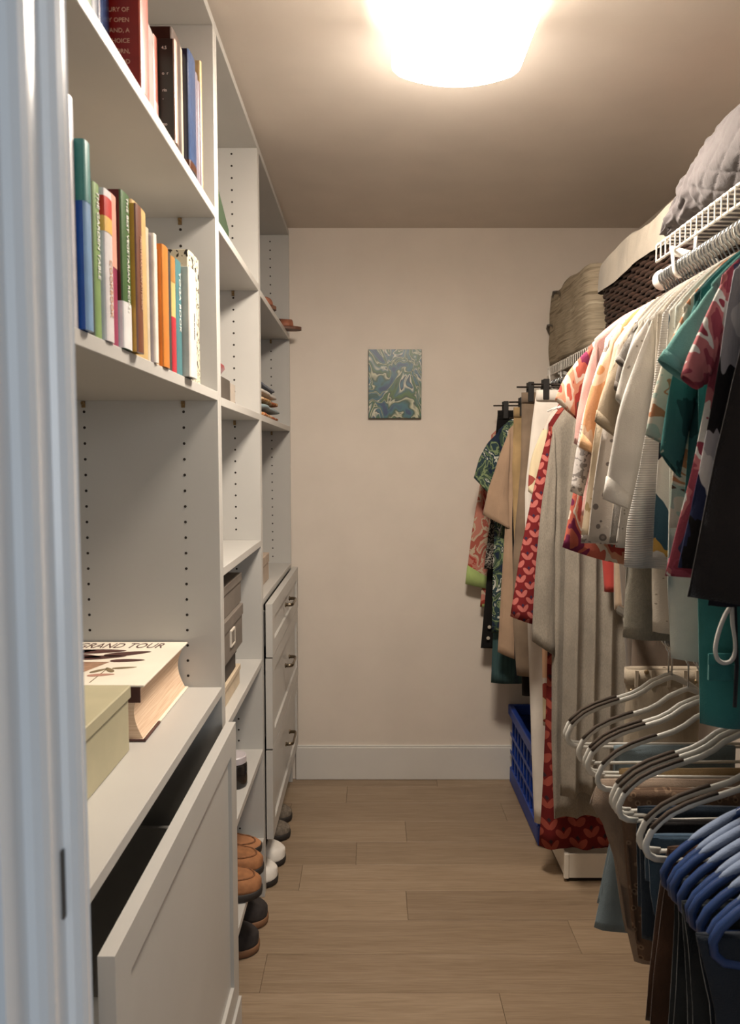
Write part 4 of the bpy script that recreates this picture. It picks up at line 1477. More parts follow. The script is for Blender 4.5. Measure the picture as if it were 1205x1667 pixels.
def hook_pts(rod, zneck, r=0.0185, n=10):
    """hook from the hanger neck up and round the rod, in the rod's x-z plane, local to (rod x, depth, rod z)"""
    pts = [(0, 0, zneck), (0, 0, -r - 0.014), (-0.006, 0, -r - 0.004)]
    for k in range(n + 1):
        a = -math.pi / 2 + 0.5 + (math.pi * 1.25) * k / n
        pts.append((-r * math.cos(a), 0, r * math.sin(a)))
    return pts


def clip_hanger(d, rod, zbar, xc, label):
    zl = zbar + 0.022 - rod[1]
    r = thing('clip_hanger', label, 'hanger', (rod[0], d, rod[1]), 0, 'clip hangers on the far rod')
    obj('hook', MB().tube(hook_pts(rod, zl), 0.0019, 6), CHROME, r, world=False, smooth=True)
    w = abs(xc) + 0.05
    obj('bar', MB().tube([(-w, 0, zl), (w, 0, zl)], 0.0032, 8), BAR, r, world=False, smooth=True)
    for s in (-1, 1):
        x = s * abs(xc)
        obj('clip', MB().box(x - 0.011, x + 0.011, -0.018, -0.0135, zl - 0.055, zl + 0.018).box(x - 0.011, x + 0.011, 0.0135, 0.018, zl - 0.055, zl + 0.018).box(x - 0.008, x + 0.008, -0.0135, 0.0135, zl - 0.006, zl + 0.006), BLACKP, r, world=False, bevel=0.002)
    return r


_wh = []


def shirt_hanger(d, rod, label, half=0.195, nz=0.075, group='chrome-hooked hangers on the near rod'):
    """slim hanger inside a garment: hook over the rod, shoulder bar"""
    key = (round(half, 3), round(nz, 3), rod)
    for k_, src in _wh:
        if k_ == key:
            r = copy_tree(src)
            r.location = (rod[0], d, rod[1])
            r['label'] = label
            r['group'] = group
            r.rotation_euler = (0, 0, random.uniform(-0.05, 0.05))
            return r
    r = thing('hanger', label, 'hanger', (rod[0], d, rod[1]), 0, group)
    zn = -nz + 0.006
    obj('hook', MB().tube(hook_pts(rod, zn), 0.0022, 6), HOOKM, r, world=False, smooth=True)
    pts = []
    for k in range(-10, 11):
        t = k / 10
        pts.append((half * 0.86 * t, 0, zn - 0.012 - 0.05 * abs(t) ** 1.5))
    obj('shoulder_bar', MB().tube(pts, 0.003, 6), WHITEP, r, world=False, smooth=True)
    _wh.append((key, r))
    return r


# ------------------------------------------------------------------ cloth materials
C_WHITE = FAB('white_cotton', (204, 198, 188))
C_WHITE2 = FAB('warm_white_cotton', (190, 182, 168))
C_OFF = FAB('off_white_cotton', (214, 204, 188))
C_RIB = FAB('white_rib_knit', (212, 208, 200), rib=78)
C_HEATH = FAB('grey_heather', (150, 144, 136), heather=0.25)
C_TAUPE = FAB('taupe_jersey', (122, 112, 102), heather=0.15)
C_SAND = FAB('sand_jersey', (178, 158, 130))
C_PINK = FAB('pale_pink', (222, 166, 156), 0.12)
C_BLACKB = FAB('washed_black', (34, 28, 26), 0.15)
C_AQUA = FAB('aqua_linen', (98, 168, 160), 0.08)
C_TEAL = FAB('teal_cotton', (44, 122, 120), 0.12)
C_MINT = FAB('mint_white', (206, 214, 204), 0.05)
C_LINEN = FAB('sage_grey_linen', (150, 144, 126), heather=0.2)
C_TAN = FAB('tan_crepe', (188, 152, 120), 0.05)
C_MUST = FAB('mustard_twill', (176, 142, 92), 0.12)
C_BROWN = FAB('brown_twill', (134, 112, 90), 0.12)
C_KNIT = FAB('grey_beige_knit', (172, 160, 142), 0.06, heather=0.28)
C_BLACK = FAB('black_cloth', (24, 21, 20), 0.2)
C_NAVY = FAB('navy_cloth', (34, 44, 84), 0.15)
C_CREAM = FAB('cream_twill', (232, 222, 208), 0.03)
C_LIME = FAB('lime_trim', (168, 192, 104), 0.08)
C_RED = FAB('coral_red', (190, 60, 52), 0.12)
P_ABST = PRINT('coral_abstract', [(0, (150, 38, 84)), (0.36, (228, 96, 72)), (0.46, (230, 214, 190)), (0.52, (236, 150, 110)), (0.58, (206, 62, 52)), (0.66, (120, 98, 84))], 11, (1, 0.3, 0.7), 2.5, 0.9)
P_LACE = PRINT('grey_lace', [(0, (150, 140, 134)), (0.42, (216, 206, 198))], 110, (1, 0.3, 1), 1, 0.3)
P_ORNG = PRINT('peach_orange', [(0, (232, 150, 90)), (0.45, (236, 186, 146)), (0.55, (228, 140, 74)), (0.64, (240, 204, 170))], 9, (1, 0.3, 0.5), 2, 1.0)
P_LEOP = PRINT('leopard', [(0, (126, 104, 92)), (0.16, (84, 66, 56)), (0.30, (212, 194, 172)), (0.9, (220, 202, 182))], 42, (1, 0.3, 1), kind='rings')
P_LEOPG = PRINT('grey_leopard', [(0, (170, 158, 148)), (0.15, (136, 124, 118)), (0.30, (214, 202, 188)), (0.9, (218, 206, 192))], 40, (1, 0.3, 1), kind='rings')
P_CREAMY = PRINT('cream_sprig', [(0, (190, 160, 104)), (0.36, (222, 200, 164)), (0.70, (160, 128, 80))], 26, (1, 0.3, 0.7), 2, 1.0)
P_EYE = PRINT('eyelet', [(0, (150, 140, 128)), (0.17, (202, 194, 182))], 85, (1, 0.3, 1), kind='rings')
P_MUST = PRINT('white_mustard_navy', [(0, (224, 216, 202)), (0.44, (224, 216, 202)), (0.60, (222, 160, 52)), (0.72, (52, 92, 112)), (0.84, (34, 34, 48))], 13, (1, 0.3, 0.8), kind='cells')
P_PARR = PRINT('parrot_print', [(0, (96, 74, 58)), (0.30, (172, 196, 180)), (0.42, (224, 212, 188)), (0.54, (214, 130, 78)), (0.60, (222, 212, 190)), (0.68, (70, 132, 124))], 15, (1, 0.3, 1), 2, 1.2)
P_TEALF = PRINT('teal_shell', [(0, (26, 78, 80)), (0.42, (40, 112, 110)), (0.56, (176, 194, 174)), (0.585, (38, 106, 104)), (0.61, (182, 198, 178)), (0.64, (34, 96, 96))], 13, (1, 0.3, 0.7), 4, 0.3)
P_REDFL = PRINT('red_floral', [(0, (60, 62, 100)), (0.36, (170, 58, 78)), (0.47, (206, 104, 108)), (0.52, (216, 216, 208)), (0.56, (164, 50, 70)), (0.66, (150, 188, 182))], 13, (1, 0.3, 0.8), 3, 0.5)
P_NAVAB = PRINT('navy_grey_abstract', [(0, (30, 28, 32)), (0.42, (166, 164, 172)), (0.50, (206, 204, 206)), (0.55, (38, 48, 92)), (0.62, (26, 24, 26)), (0.72, (178, 176, 182))], 9, (1, 0.3, 0.35), 4, 0.4)
P_ROPE = PRINT('navy_rope', [(0, (30, 32, 52)), (0.47, (26, 24, 30)), (0.545, (196, 186, 166)), (0.565, (28, 28, 40))], 7, (1, 0.3, 1), 1, 1.5)
P_GRBL = PRINT('green_navy_leaf', [(0, (34, 48, 76)), (0.40, (58, 84, 66)), (0.48, (126, 148, 92)), (0.53, (44, 70, 78)), (0.60, (206, 206, 186)), (0.64, (52, 84, 58))], 20, (1, 0.3, 0.7), 3, 1.2)
P_PAIS = PRINT('paisley', [(0, (36, 32, 30)), (0.47, (176, 164, 146)), (0.53, (40, 36, 34))], 34, (1, 0.3, 1), 2, 3.0)
P_KIMO = PRINT('coral_kimono', [(0, (200, 60, 44)), (0.38, (214, 120, 96)), (0.50, (204, 176, 140)), (0.56, (196, 84, 64)), (0.66, (150, 126, 92))], 16, (1, 0.3, 0.7), 4, 1.0)
P_PATCH = PRINT('patchwork', [(0, (188, 62, 50)), (0.3, (236, 212, 160)), (0.52, (232, 170, 120)), (0.66, (222, 204, 186)), (0.78, (190, 70, 56)), (0.92, (72, 60, 86))], 11, (1, 0.3, 1), kind='cells')
P_LEAF = LEAF_PRINT('red_leaf_print', (116, 36, 38), (190, 108, 100), (54, 48, 74))
P_LEAFB = LEAF_PRINT('red_leaf_print_skirt', (104, 32, 32), (156, 76, 64), (58, 40, 46), 0.095)
P_ZEBR = PRINT('green_zebra', [(0, (38, 54, 48)), (0.47, (206, 200, 184)), (0.53, (44, 84, 70)), (0.62, (214, 208, 192))], 9, (1, 0.3, 2.2), 1, 1.5)
P_FRNG = PRINT('blue_green_stripe', [(0, (30, 52, 66)), (0.5, (58, 96, 96)), (0.6, (44, 70, 84))], 60, (1, 0.3, 0.05), 2, 0, interp='LINEAR')
P_LACEW = PRINT('open_lace', [(0, (150, 136, 112)), (0.15, (212, 200, 178))], 70, (1, 0.3, 1.6), kind='rings')

# ------------------------------------------------------------------ far rod, from the end wall forward
RF = (FX, FZ)
garment('kimono', 'kimono', 'coral print kimono with lime cuffs, farthest garment against the end wall', 3.195, P_KIMO, trim=C_LIME, sh=(800, 708), pit=(796, 800), co=(758, 950), ci=(792, 958),
        hem=(782, 988), rod=RF, nz=0.085, group=GROUP_F, bow=0.016, hem_trim=0.05, cuff_trim=0.13, thick=0.010, amp=0.004, sl_b=(0.010, 0.012))
r = garment('cardigan', 'cardigan', 'black cardigan with pale buttons hanging below the kimono', 3.155, C_BLACK, sh=(812, 700), pit=(806, 800), hem=(783, 1055), rod=RF, nz=0.085, group=GROUP_F, thick=0.009, amp=0.003)
for px_, py_ in ((797, 1021), (795, 1039)):
    w = P(px_, py_, 3.14)
    mb = MB().lathe([(0.001, 0.0), (0.007, 0.0), (0.008, 0.002), (0.006, 0.003), (0.003, 0.0022), (0.001, 0.0022)], 14)
    mb.v = [(a + w.x - FX, -c - 0.0135, b + w.z - FZ + 0.085) for a, b, c in mb.v]
    obj('button', mb, M('pale_button', (190, 180, 164), 0.4), r, world=False, smooth=True)
drape('skirt', 'skirt', 'black skirt clipped high at the end wall', 3.115, (C_BLACK,), ((811, 669), (806, 720), (803, 900)), 0, 0, rod=RF, clips='clip hanger holding the black skirt by the end wall', thick=0.008, amp=0.002)
garment('blouse', 'blouse', 'black and white paisley blouse peeking out beside the tan dress', 3.085, P_PAIS, sh=(815, 702), pit=(806, 790), hem=(788, 926), rod=RF, nz=0.085, group=GROUP_F, thick=0.008, amp=0.003)
garment('dress', 'dress', 'dark blue green dress with streaked hem behind the tan dress', 3.055, P_FRNG, sh=(822, 704), pit=(812, 800), hem=(800, 1112), rod=RF, nz=0.085, group=GROUP_F, thick=0.008, amp=0.003)
garment('blouse', 'blouse', 'green and navy leaf print blouse with short sleeves', 3.02, P_GRBL, sh=(812, 700), pit=(806, 800), co=(772, 778), ci=(800, 808), hem=(801, 1030), rod=RF, nz=0.08, group=GROUP_F, bow=0.02, thick=0.009, amp=0.003)
garment('dress', 'dress', 'tan short-sleeved dress with wide drooping sleeve', 2.95, C_TAN, sh=(828, 700), pit=(826, 790), co=(786, 838), ci=(832, 862), hem=(811, 1062), hem_r=-0.10, rod=RF, nz=0.085, group=GROUP_F, bow=0.010, thick=0.010, amp=0.004, sl_b=(0.010, 0.018))
drape('trousers', 'trousers', 'black trousers whose dark edge shows beside the tan dress', 2.91, (C_BLACK,), ((838, 690), (834, 860), (838, 1075)), 0, 0, rod=RF, thick=0.008, amp=0.002, legs=True, clips='clip hanger of the black trousers on the far rod')
drape('trousers', 'trousers', 'mustard twill trousers hanging between tan dress and white skirt', 2.865, (C_MUST,), ((837, 664), (834, 760), (838, 900), (842, 1000)), 0, 0, rod=RF, thick=0.012, amp=0.004, legs=True, clips='clip hanger of the mustard trousers')
drape('trousers', 'trousers', 'dark trousers hanging lowest beside the blue crate', 2.80, (C_BLACK,), ((850, 690), (848, 900), (850, 1132)), 0, 0, rod=RF, thick=0.008, amp=0.002, legs=True)
drape('trousers', 'trousers', 'brown twill trousers just behind the white skirt', 2.74, (C_BROWN,), ((850, 640), (848, 760), (836, 900), (835, 1010), (842, 1100)), 0, 0, rod=RF, thick=0.012, amp=0.005, legs=True, clips='clip hanger of the brown trousers')
drape('skirt', 'skirt', 'long white skirt clipped at its waistband', 2.62, (C_CREAM,), ((874, 636), (866, 690), (855, 800), (856, 900), (862, 1100), (870, 1338)), 0, 0, rod=RF, thick=0.012, amp=0.003, clips='black clip hanger holding the long white skirt')
garment('dress', 'dress', 'patchwork dress in peach, cream and red squares', 2.53, P_PATCH, sh=(890, 684), pit=(880, 760), co=(860, 800), ci=(876, 810), hem=(884, 1180), rod=RF, nz=0.09, group=GROUP_F, bow=0.02, thick=0.010, amp=0.004)
garment('dress', 'dress', 'long red dress printed with pink leaf pairs, long sleeves', 2.455, P_LEAFB, sleeve=P_LEAF, sh=(893, 690), pit=(890, 800), co=(831, 1003), ci=(868, 1016), hem=(879, 1378), hem_r=0.0, edge=((892, 1060), (886, 1240)), rod=RF, nz=0.09, group=GROUP_F, bow=0.012, thick=0.012, amp=0.008, k=4, sl_b=(0.012, 0.016))
garment('cardigan', 'cardigan', 'long grey beige knit cardigan with frayed sleeve', 2.385, C_KNIT, sh=(899, 696), pit=(902, 800), co=(866, 1043), ci=(902, 1066), hem=(901, 1330), hem_r=0.02, edge=((900, 1000), (898, 1200)), rod=RF, nz=0.095, group=GROUP_F, bow=0.014, thick=0.012, amp=0.012, k=6, sharp=True, sl_b=(0.014, 0.020), wr=0.010)
garment('dress', 'dress', 'pleated grey beige knit dress before the long cardigan', 2.29, C_KNIT, sh=(935, 688), pit=(925, 800), hem=(915, 1300), hem_r=0.06, edge=((922, 930), (918, 1150)), rod=RF, nz=0.10, group=GROUP_F, thick=0.014, amp=0.022, k=8, sharp=True)
garment('blouse', 'blouse', 'brown bead-edged blouse with long fringe behind the pale tops', 2.19, FAB('brown_sheer', (176, 150, 122)), sh=(975, 690), pit=(975, 780), hem=(1000, 992), edge=((1000, 880),), rod=RF, nz=0.10, group=GROUP_F, thick=0.010, amp=0.006)
garment('blouse', 'blouse', 'coral red blouse whose tail hangs below the leopard print top', 2.235, C_RED, sh=(975, 690), pit=(975, 780), hem=(984, 963), rod=RF, nz=0.10, group=GROUP_F, thick=0.008, amp=0.004)
garment('dress', 'dress', 'grey taupe dress hanging behind the white knit top', 2.10, FAB('grey_taupe', (112, 100, 88)), sh=(1000, 690), pit=(1000, 780), hem=(1028, 1200), rod=RF, nz=0.10, group=GROUP_F, thick=0.012, amp=0.008)
for i, dd in enumerate((3.195, 3.155, 3.085, 3.055, 3.02, 2.95, 2.53, 2.455, 2.385, 2.29, 2.19, 2.10, 2.235)):
    shirt_hanger(dd, RF, ('hanger of the coral kimono', 'hanger inside the black cardigan', 'hanger inside the paisley blouse', 'hanger inside the dark blue green dress', 'hanger of the green leaf print blouse', 'hanger of the tan dress',
                          'hanger of the patchwork dress', 'hanger of the red leaf print dress', 'hanger of the long knit cardigan', 'hanger of the pleated knit dress', 'hanger of the brown fringed blouse', 'hanger of the grey taupe dress', 'hanger of the coral red blouse')[i],
                 half=0.17, nz=0.085, group='hangers on the far rod')

# ------------------------------------------------------------------ near rod, from its end cap forward
G = garment
near = []
def N(*a, **k):
    near.append((a[3] if len(a) > 3 else k['d'], a[2]))
    return G(*a, **k)
N('dress', 'dress', 'coral, magenta and cream abstract dress at the end of the near rod', 1.655, P_ABST, sh=(958, 566), pit=(950, 700), co=(905, 652), ci=(944, 686), hem=(914, 890), hem_r=-0.09, edge=((940, 780),), bow=0.012)
N('blouse', 'blouse', 'pale pink crinkled blouse with long sleeves', 1.625, C_PINK, sh=(968, 552), pit=(965, 690), co=(935, 722), ci=(957, 730), hem=(950, 840), bow=0.010)
N('blouse', 'blouse', 'white lace blouse with crinkled grey white sleeve ends', 1.60, P_LACE, sh=(985, 552), pit=(972, 690), co=(929, 800), ci=(948, 808), hem=(948, 885), bow=0.012)
N('blouse', 'blouse', 'peach and orange blouse with gathered cuff', 1.572, P_ORNG, sh=(994, 552), pit=(975, 690), co=(944, 728), ci=(966, 738), hem=(966, 880), bow=0.014, cuff_trim=0.15, trim=FAB('peach_cuff', (240, 184, 130)))
N('blouse', 'blouse', 'cream blouse with ochre sprigs, hem just left of the leopard print', 1.547, P_CREAMY, sh=(1000, 560), pit=(972, 690), hem=(944, 870), edge=((960, 780),))
N('top', 'top', 'grey leopard print top with a curved hem', 1.520, P_LEOPG, sh=(1005, 560), pit=(984, 690), hem=(956, 880), hem_r=-0.035, edge=((970, 780),))
N('t_shirt', 't-shirt', 'sand coloured tee with wide sleeve over the leopard print', 1.490, C_SAND, sh=(1014, 556), pit=(1005, 660), co=(969, 686), ci=(1008, 716), hem=(1000, 860), bow=0.008, cuff_trim=0.13)
N('t_shirt', 't-shirt', 'taupe tee with a short sleeve, darker than its neighbours', 1.462, C_TAUPE, sh=(1022, 546), pit=(1018, 640), co=(1000, 632), ci=(1022, 650), hem=(1018, 900), bow=0.006, cuff_trim=0.13)
N('t_shirt', 't-shirt', 'light grey heather tee with a neat short sleeve', 1.435, C_HEATH, sh=(1032, 532), pit=(1030, 620), co=(1003, 588), ci=(1026, 604), hem=(995, 885), bow=0.004, cuff_trim=0.13)
N('shirt', 'shirt', 'sage grey linen shirt showing below the white rib knit', 1.408, C_LINEN, sh=(1040, 536), pit=(1034, 640), hem=(1018, 1040))
N('t_shirt', 't-shirt', 'warm white plain tee pressed between grey and eyelet tops', 1.380, C_WHITE2, sh=(1040, 524), pit=(1040, 620), co=(1016, 606), ci=(1034, 620), hem=(1032, 880), bow=0.006, cuff_trim=0.13)
N('blouse', 'blouse', 'white eyelet blouse with a perforated sleeve edge', 1.350, P_EYE, sh=(1050, 520), pit=(1048, 650), co=(1002, 648), ci=(1024, 668), hem=(1000, 890), bow=0.010, hem_r=-0.03)
N('t_shirt', 't-shirt', 'smooth white top with a long wide hanging sleeve', 1.318, C_WHITE, sh=(1056, 522), pit=(1060, 680), co=(982, 812), ci=(1024, 829), hem=(1040, 900), bow=0.012, sl_b=(0.009, 0.013), cuff_trim=0.13)
N('blouse', 'blouse', 'open lace cream top whose pierced hem hangs low', 1.288, P_LACEW, sh=(1072, 510), pit=(1066, 640), hem=(1066, 1030))
N('sweater', 'sweater', 'white rib-knit sweater with ridged edges', 1.255, C_RIB, sh=(1080, 510), pit=(1062, 660), hem=(1014, 922), hem_r=-0.02, edge=((1042, 760), (1020, 850)))
N('blouse', 'blouse', 'white blouse with mustard and navy blocks', 1.220, P_MUST, sh=(1090, 506), pit=(1080, 660), hem=(1066, 908))
N('t_shirt', 't-shirt', 'mint white long tee hanging below the floral tops', 1.190, C_MINT, sh=(1100, 500), pit=(1095, 650), hem=(1098, 1075), edge=((1092, 950),))
N('blouse', 'blouse', 'cream blouse printed with parrots and leaves', 1.160, P_PARR, sh=(1112, 500), pit=(1110, 640), co=(1052, 708), ci=(1090, 726), hem=(1092, 860), bow=0.010)
N('blouse', 'blouse', 'dark teal blouse printed with pale shells', 1.125, P_TEALF, sh=(1130, 480), pit=(1128, 640), co=(1076, 738), ci=(1106, 778), hem=(1118, 860), bow=0.010)
teal = N('shirt', 'shirt', 'teal utility shirt with pocket and drawcord hanging lowest on the near rod', 1.090, C_TEAL, sh=(1140, 470), pit=(1136, 640), hem=(1146, 1182), edge=((1142, 1000),))
N('t_shirt', 't-shirt', 'aqua linen shirt with a straight short sleeve', 1.055, C_AQUA, sh=(1158, 462), pit=(1156, 600), co=(1072, 588), ci=(1128, 628), hem=(1150, 860), bow=0.004, sl_b=(0.009, 0.013), cuff_trim=0.13)
N('blouse', 'blouse', 'white blouse with red flowers and a peach sleeve end', 1.020, P_REDFL, sh=(1176, 448), pit=(1150, 620), co=(1109, 612), ci=(1136, 634), hem=(1086, 938), edge=((1128, 740),), bow=0.004, hem_trim=0.06, trim=PRINT('red_hem', [(0, (172, 60, 84)), (0.5, (150, 44, 66)), (0.62, (60, 60, 90))], 30))
N('blouse', 'blouse', 'grey blouse with black and navy brush strokes', 0.985, P_NAVAB, sh=(1196, 440), pit=(1164, 610), hem=(1106, 925), edge=((1140, 740),))
N('sweater', 'sweater', 'navy sweater printed with looping pale rope', 0.950, P_ROPE, sh=(1220, 430), pit=(1196, 620), hem=(1152, 985))
N('tunic', 'tunic', 'washed black tunic nearest on the near rod', 0.915, C_BLACKB, sh=(1240, 420), pit=(1190, 620), hem=(1121, 972), hem_r=-0.035, edge=((1164, 740),))
w0, w1 = P(1150, 1062, 1.075), P(1200, 1105, 1.075)
zt = NZ - 0.075
pk = obj('pocket', MB().box(w0.x - NX, w1.x - NX, -0.026, -0.020, w1.z - zt, w0.z - zt).box(w0.x - NX - 0.002, w1.x - NX + 0.002, -0.028, -0.0262, w0.z - zt - 0.016, w0.z - zt + 0.002), C_TEAL, teal, world=False, bevel=0.002)
for dd, lb in near:
    short = ' '.join(lb.replace(',', '').split()[:6])
    shirt_hanger(dd, (NX, NZ), 'chrome hooked hanger of the ' + short, half=0.15 if dd > 1.3 else 0.12)

for (da, la), (db, lb) in zip(near[:-1], near[1:]):
    a_, b_ = ' '.join(la.replace(',', '').split()[:3]), ' '.join(lb.replace(',', '').split()[:3])
    shirt_hanger((da + db) / 2, (NX, NZ), 'spare chrome hook between the ' + a_ + ' and the ' + b_, half=0.06)
# ------------------------------------------------------------------ low rod: white hangers with dark grips
GRIP = M('dark_grip', (62, 50, 40), 0.8, 0.08)
HW = M('hanger_white', (204, 202, 194), 0.35, 0.02)
LN = -0.080                      # neck of a hanger below the rod centre
TOPL = [(0, 0), (-.012, -.004), (-.039, -.016), (-.060, -.032), (-.081, -.043), (-.113, -.0535), (-.145, -.063), (-.179, -.0775), (-.200, -.092), (-.216, -.110), (-.223, -.127), (-.2235, -.138), (-.219, -.147), (-.208, -.153), (-.19, -.155)]


def white_hanger(d, label, yaw=0.0):
    if WH:
        r = copy_tree(WH[0])
        r.location = (LRX, d, LRZ)
        r['label'] = label
    else:
        r = thing('velvet_grip_hanger', label, 'hanger', (LRX, d, LRZ), 0, 'white hangers with dark grips on the low rod')
        obj('hook', MB().tube(hook_pts((LRX, 0), LN - 0.004, r=0.0165), 0.0021, 8), CHROME, r, world=False, smooth=True)
        left = [(x, 0, z + LN) for x, z in TOPL]
        loop = left[::-1] + [(-x, 0, z) for x, _, z in left[1:]]
        obj('frame', MB().tube(loop, 0.005, 8, flat=(0.0028, 0.0058, (0, 1, 0))), HW, r, world=False, smooth=True)
        obj('trouser_bar', MB().tube([(-.192, 0, LN - .1555), (.192, 0, LN - .1555)], 0.0034, 8), HW, r, world=False, smooth=True)
        for s in (1, -1):
            pts = [(s * x, 0, z + LN + 0.0058) for x, z in TOPL[5:10]]
            pts = [pts[0]] + [((a[0] + b[0]) / 2, 0, (a[2] + b[2]) / 2) for a, b in zip(pts[:-1], pts[1:])] + [pts[-1]]
            g = obj('grip_strip', MB().tube(pts, 0.004, 8, flat=(0.0034, 0.0034, (0, 1, 0))), GRIP, r, world=False, smooth=True)
            g['label'] = 'dark grip strip'
        WH.append(r)
    r.rotation_euler = (0, 0, yaw)
    return r


WH = []
for d, lb, yw in ((1.590, 'white hanger with dark grips, farthest on the low rod', 0.0), (1.572, 'white hanger second from the far end of the low rod', 0.0), (1.490, 'third white hanger from the far end, over the blue jeans', 0.02),
                  (1.435, 'fourth white hanger from the far end of the low rod', -0.02), (1.418, 'fifth white hanger from the far end, tight against the fourth', -0.02), (1.365, 'sixth white hanger, set apart over the khaki trousers', 0.03),
                  (1.285, 'first of the middle trio of white hangers, farthest of it', 0.04), (1.268, 'centre one of the middle trio of white hangers', 0.04), (1.248, 'nearest one of the middle trio of white hangers', 0.04),
                  (1.145, 'white hanger before the last one, next to the blue hangers', 0.02), (1.118, 'nearest white hanger, touching the blue hangers', 0.02)):
    white_hanger(d, lb, yw)

# blue tubular hangers with pale pads
HB = M('hanger_blue', (36, 60, 106), 0.35, 0.06)
PADB = FAB('pale_blue_pad', (132, 150, 182), 0.05)


def blue_hanger(d, label, yaw):
    if BH:
        r = copy_tree(BH[0])
        r.location = (LRX, d, LRZ)
        r['label'] = label
    else:
        r = thing('tube_hanger', label, 'hanger', (LRX, d, LRZ), 0, 'blue hangers on the low rod')
        obj('hook', MB().tube(hook_pts((LRX, 0), LN - 0.004, r=0.0165), 0.0022, 8), CHROME, r, world=False, smooth=True)
        L = [(0, 0, LN), (-.03, 0, LN - .012), (-.07, 0, LN - .034), (-.11, 0, LN - .058), (-.15, 0, LN - .084), (-.185, 0, LN - .110), (-.205, 0, LN - .130), (-.214, 0, LN - .148), (-.212, 0, LN - .165), (-.200, 0, LN - .176), (-.18, 0, LN - .179)]
        loop = L + [(-x, y, z) for x, y, z in L[::-1][:-1]]
        obj('frame', MB().tube(loop, 0.0062, 10, closed=True), HB, r, world=False, smooth=True)
        for s in (1, -1):
            seg = [(s * (-.100 - .0088 * k), 0, LN - .052 - .0057 * k + 0.0025) for k in range(10)]
            rr = [0.002, 0.0050, 0.0062, 0.0068, 0.0070, 0.0070, 0.0068, 0.0062, 0.0050, 0.002]
            p = obj('pad', MB().tube(seg, rr, 10), PADB, r, world=False, smooth=True)
            p['label'] = 'pale blue pad'
        BH.append(r)
    r.rotation_euler = (0, 0, yaw)
    return r


BH = []
words_ = ('first', 'second', 'third', 'fourth', 'fifth', 'sixth', 'seventh', 'eighth', 'ninth')
for i in range(9):
    blue_hanger(1.066 - 0.0205 * i, words_[i] + ' blue tube hanger counted from the white hangers', 0.03 * math.sin(i * 2.1))

# trousers folded over the hanger bars
DEN = FAB('light_denim', (112, 130, 138), 0.10)
PANTS = FAB('beige_stretch', (150, 128, 108), 0.06)
KHA = FAB('khaki_cloth', (146, 118, 76), 0.15)
LEOB = PRINT('brown_leopard', [(0, (100, 72, 52)), (0.2, (150, 116, 86)), (0.34, (118, 88, 66))], 60, (1, 0.3, 1), kind='rings')
NVY = FAB('ink_denim', (36, 50, 66), 0.15)
BRN = FAB('dark_brown_cloth', (76, 50, 34), 0.15)
CHAR = FAB('charcoal_cloth', (44, 48, 50), 0.15)
CHAR2 = FAB('blue_charcoal_cloth', (40, 46, 56), 0.15)
BLK = FAB('black_twill', (28, 25, 26), 0.15)
ZBAR = LRZ + LN - 0.155


def folded(label, d, mat, left_px, zfold=0.0, thick=0.011, amp=0.006, k=2.5, yaw=0.0, right=None, name='trousers', cat='trousers'):
    pts = [P(x, y, d) for x, y in left_px]
    z0 = ZBAR + 0.010 + zfold
    root = thing(name, label, cat, (LRX, d, z0), yaw, 'trousers and leggings on the low rod')
    left = [(pts[0].x - LRX, 0.0)] + [(p.x - LRX, p.z - z0) for p in pts if p.z < z0 - 0.02]
    rgt = [(-x if right is None else right, z) for x, z in left]
    H = left[-1][1]
    for i, (y, hh) in enumerate(((-0.006, 0.0), (0.008, 0.05))):
        mb, loop = cloth_body(left, rgt, lambda s: 0.002 * i, lambda s: H + hh, thick * 0.6, amp, k, d * 7 + i, cap=True, M_=22, N_=24, wob=0.008)
        mb.v = [(a, b + y * min(1, max(0.15, -c / 0.05)), c) for a, b, c in mb.v]
        solid(obj('trouser_leg', mb, mat, root, world=False, smooth=True))
    return root


folded('light blue denim jeans with a stitched hem on the low rod', 1.545, DEN, ((1000, 1215), (1003, 1330), (986, 1420), (969, 1512)), thick=0.016)
folded('khaki brown trousers folded over the fourth white hanger', 1.425, KHA, ((1010, 1232), (1012, 1330), (1018, 1400), (1022, 1480)))
folded('beige stretch leggings with a flared fold and tapering leg', 1.375, PANTS, ((976, 1260), (963, 1312), (985, 1345), (1003, 1400), (1018, 1500), (1033, 1565)), thick=0.012)
folded('brown leopard print leggings beside the beige leggings', 1.335, LEOB, ((1012, 1300), (1022, 1400), (1032, 1500), (1040, 1560)))
folded('ink blue jeans in the shadow of the middle hangers', 1.262, NVY, ((1040, 1320), (1042, 1400), (1046, 1528)))
folded('black trousers on the bar behind the last white hangers', 1.205, BLK, ((1050, 1335), (1062, 1400), (1066, 1440)), zfold=0.004)
folded('blue denim sliver of jeans beside the dark brown trousers', 1.165, FAB('mid_denim', (62, 88, 112)), ((1054, 1345), (1058, 1450), (1066, 1490)))
folded('dark brown trousers under the nearest white hangers', 1.128, BRN, ((1088, 1400), (1075, 1480), (1062, 1590), (1054, 1720)), thick=0.016)
folded('charcoal trousers under the first blue hangers', 1.045, CHAR, ((1102, 1400), (1103, 1500), (1098, 1600), (1088, 1760)), thick=0.014)
folded('charcoal grey trousers under the middle blue hangers', 0.985, CHAR, ((1112, 1440), (1118, 1540), (1124, 1640), (1128, 1780)), thick=0.014)
folded('blue black trousers under the nearest blue hangers', 0.915, CHAR2, ((1136, 1460), (1146, 1540), (1160, 1640), (1172, 1800)), thick=0.014)

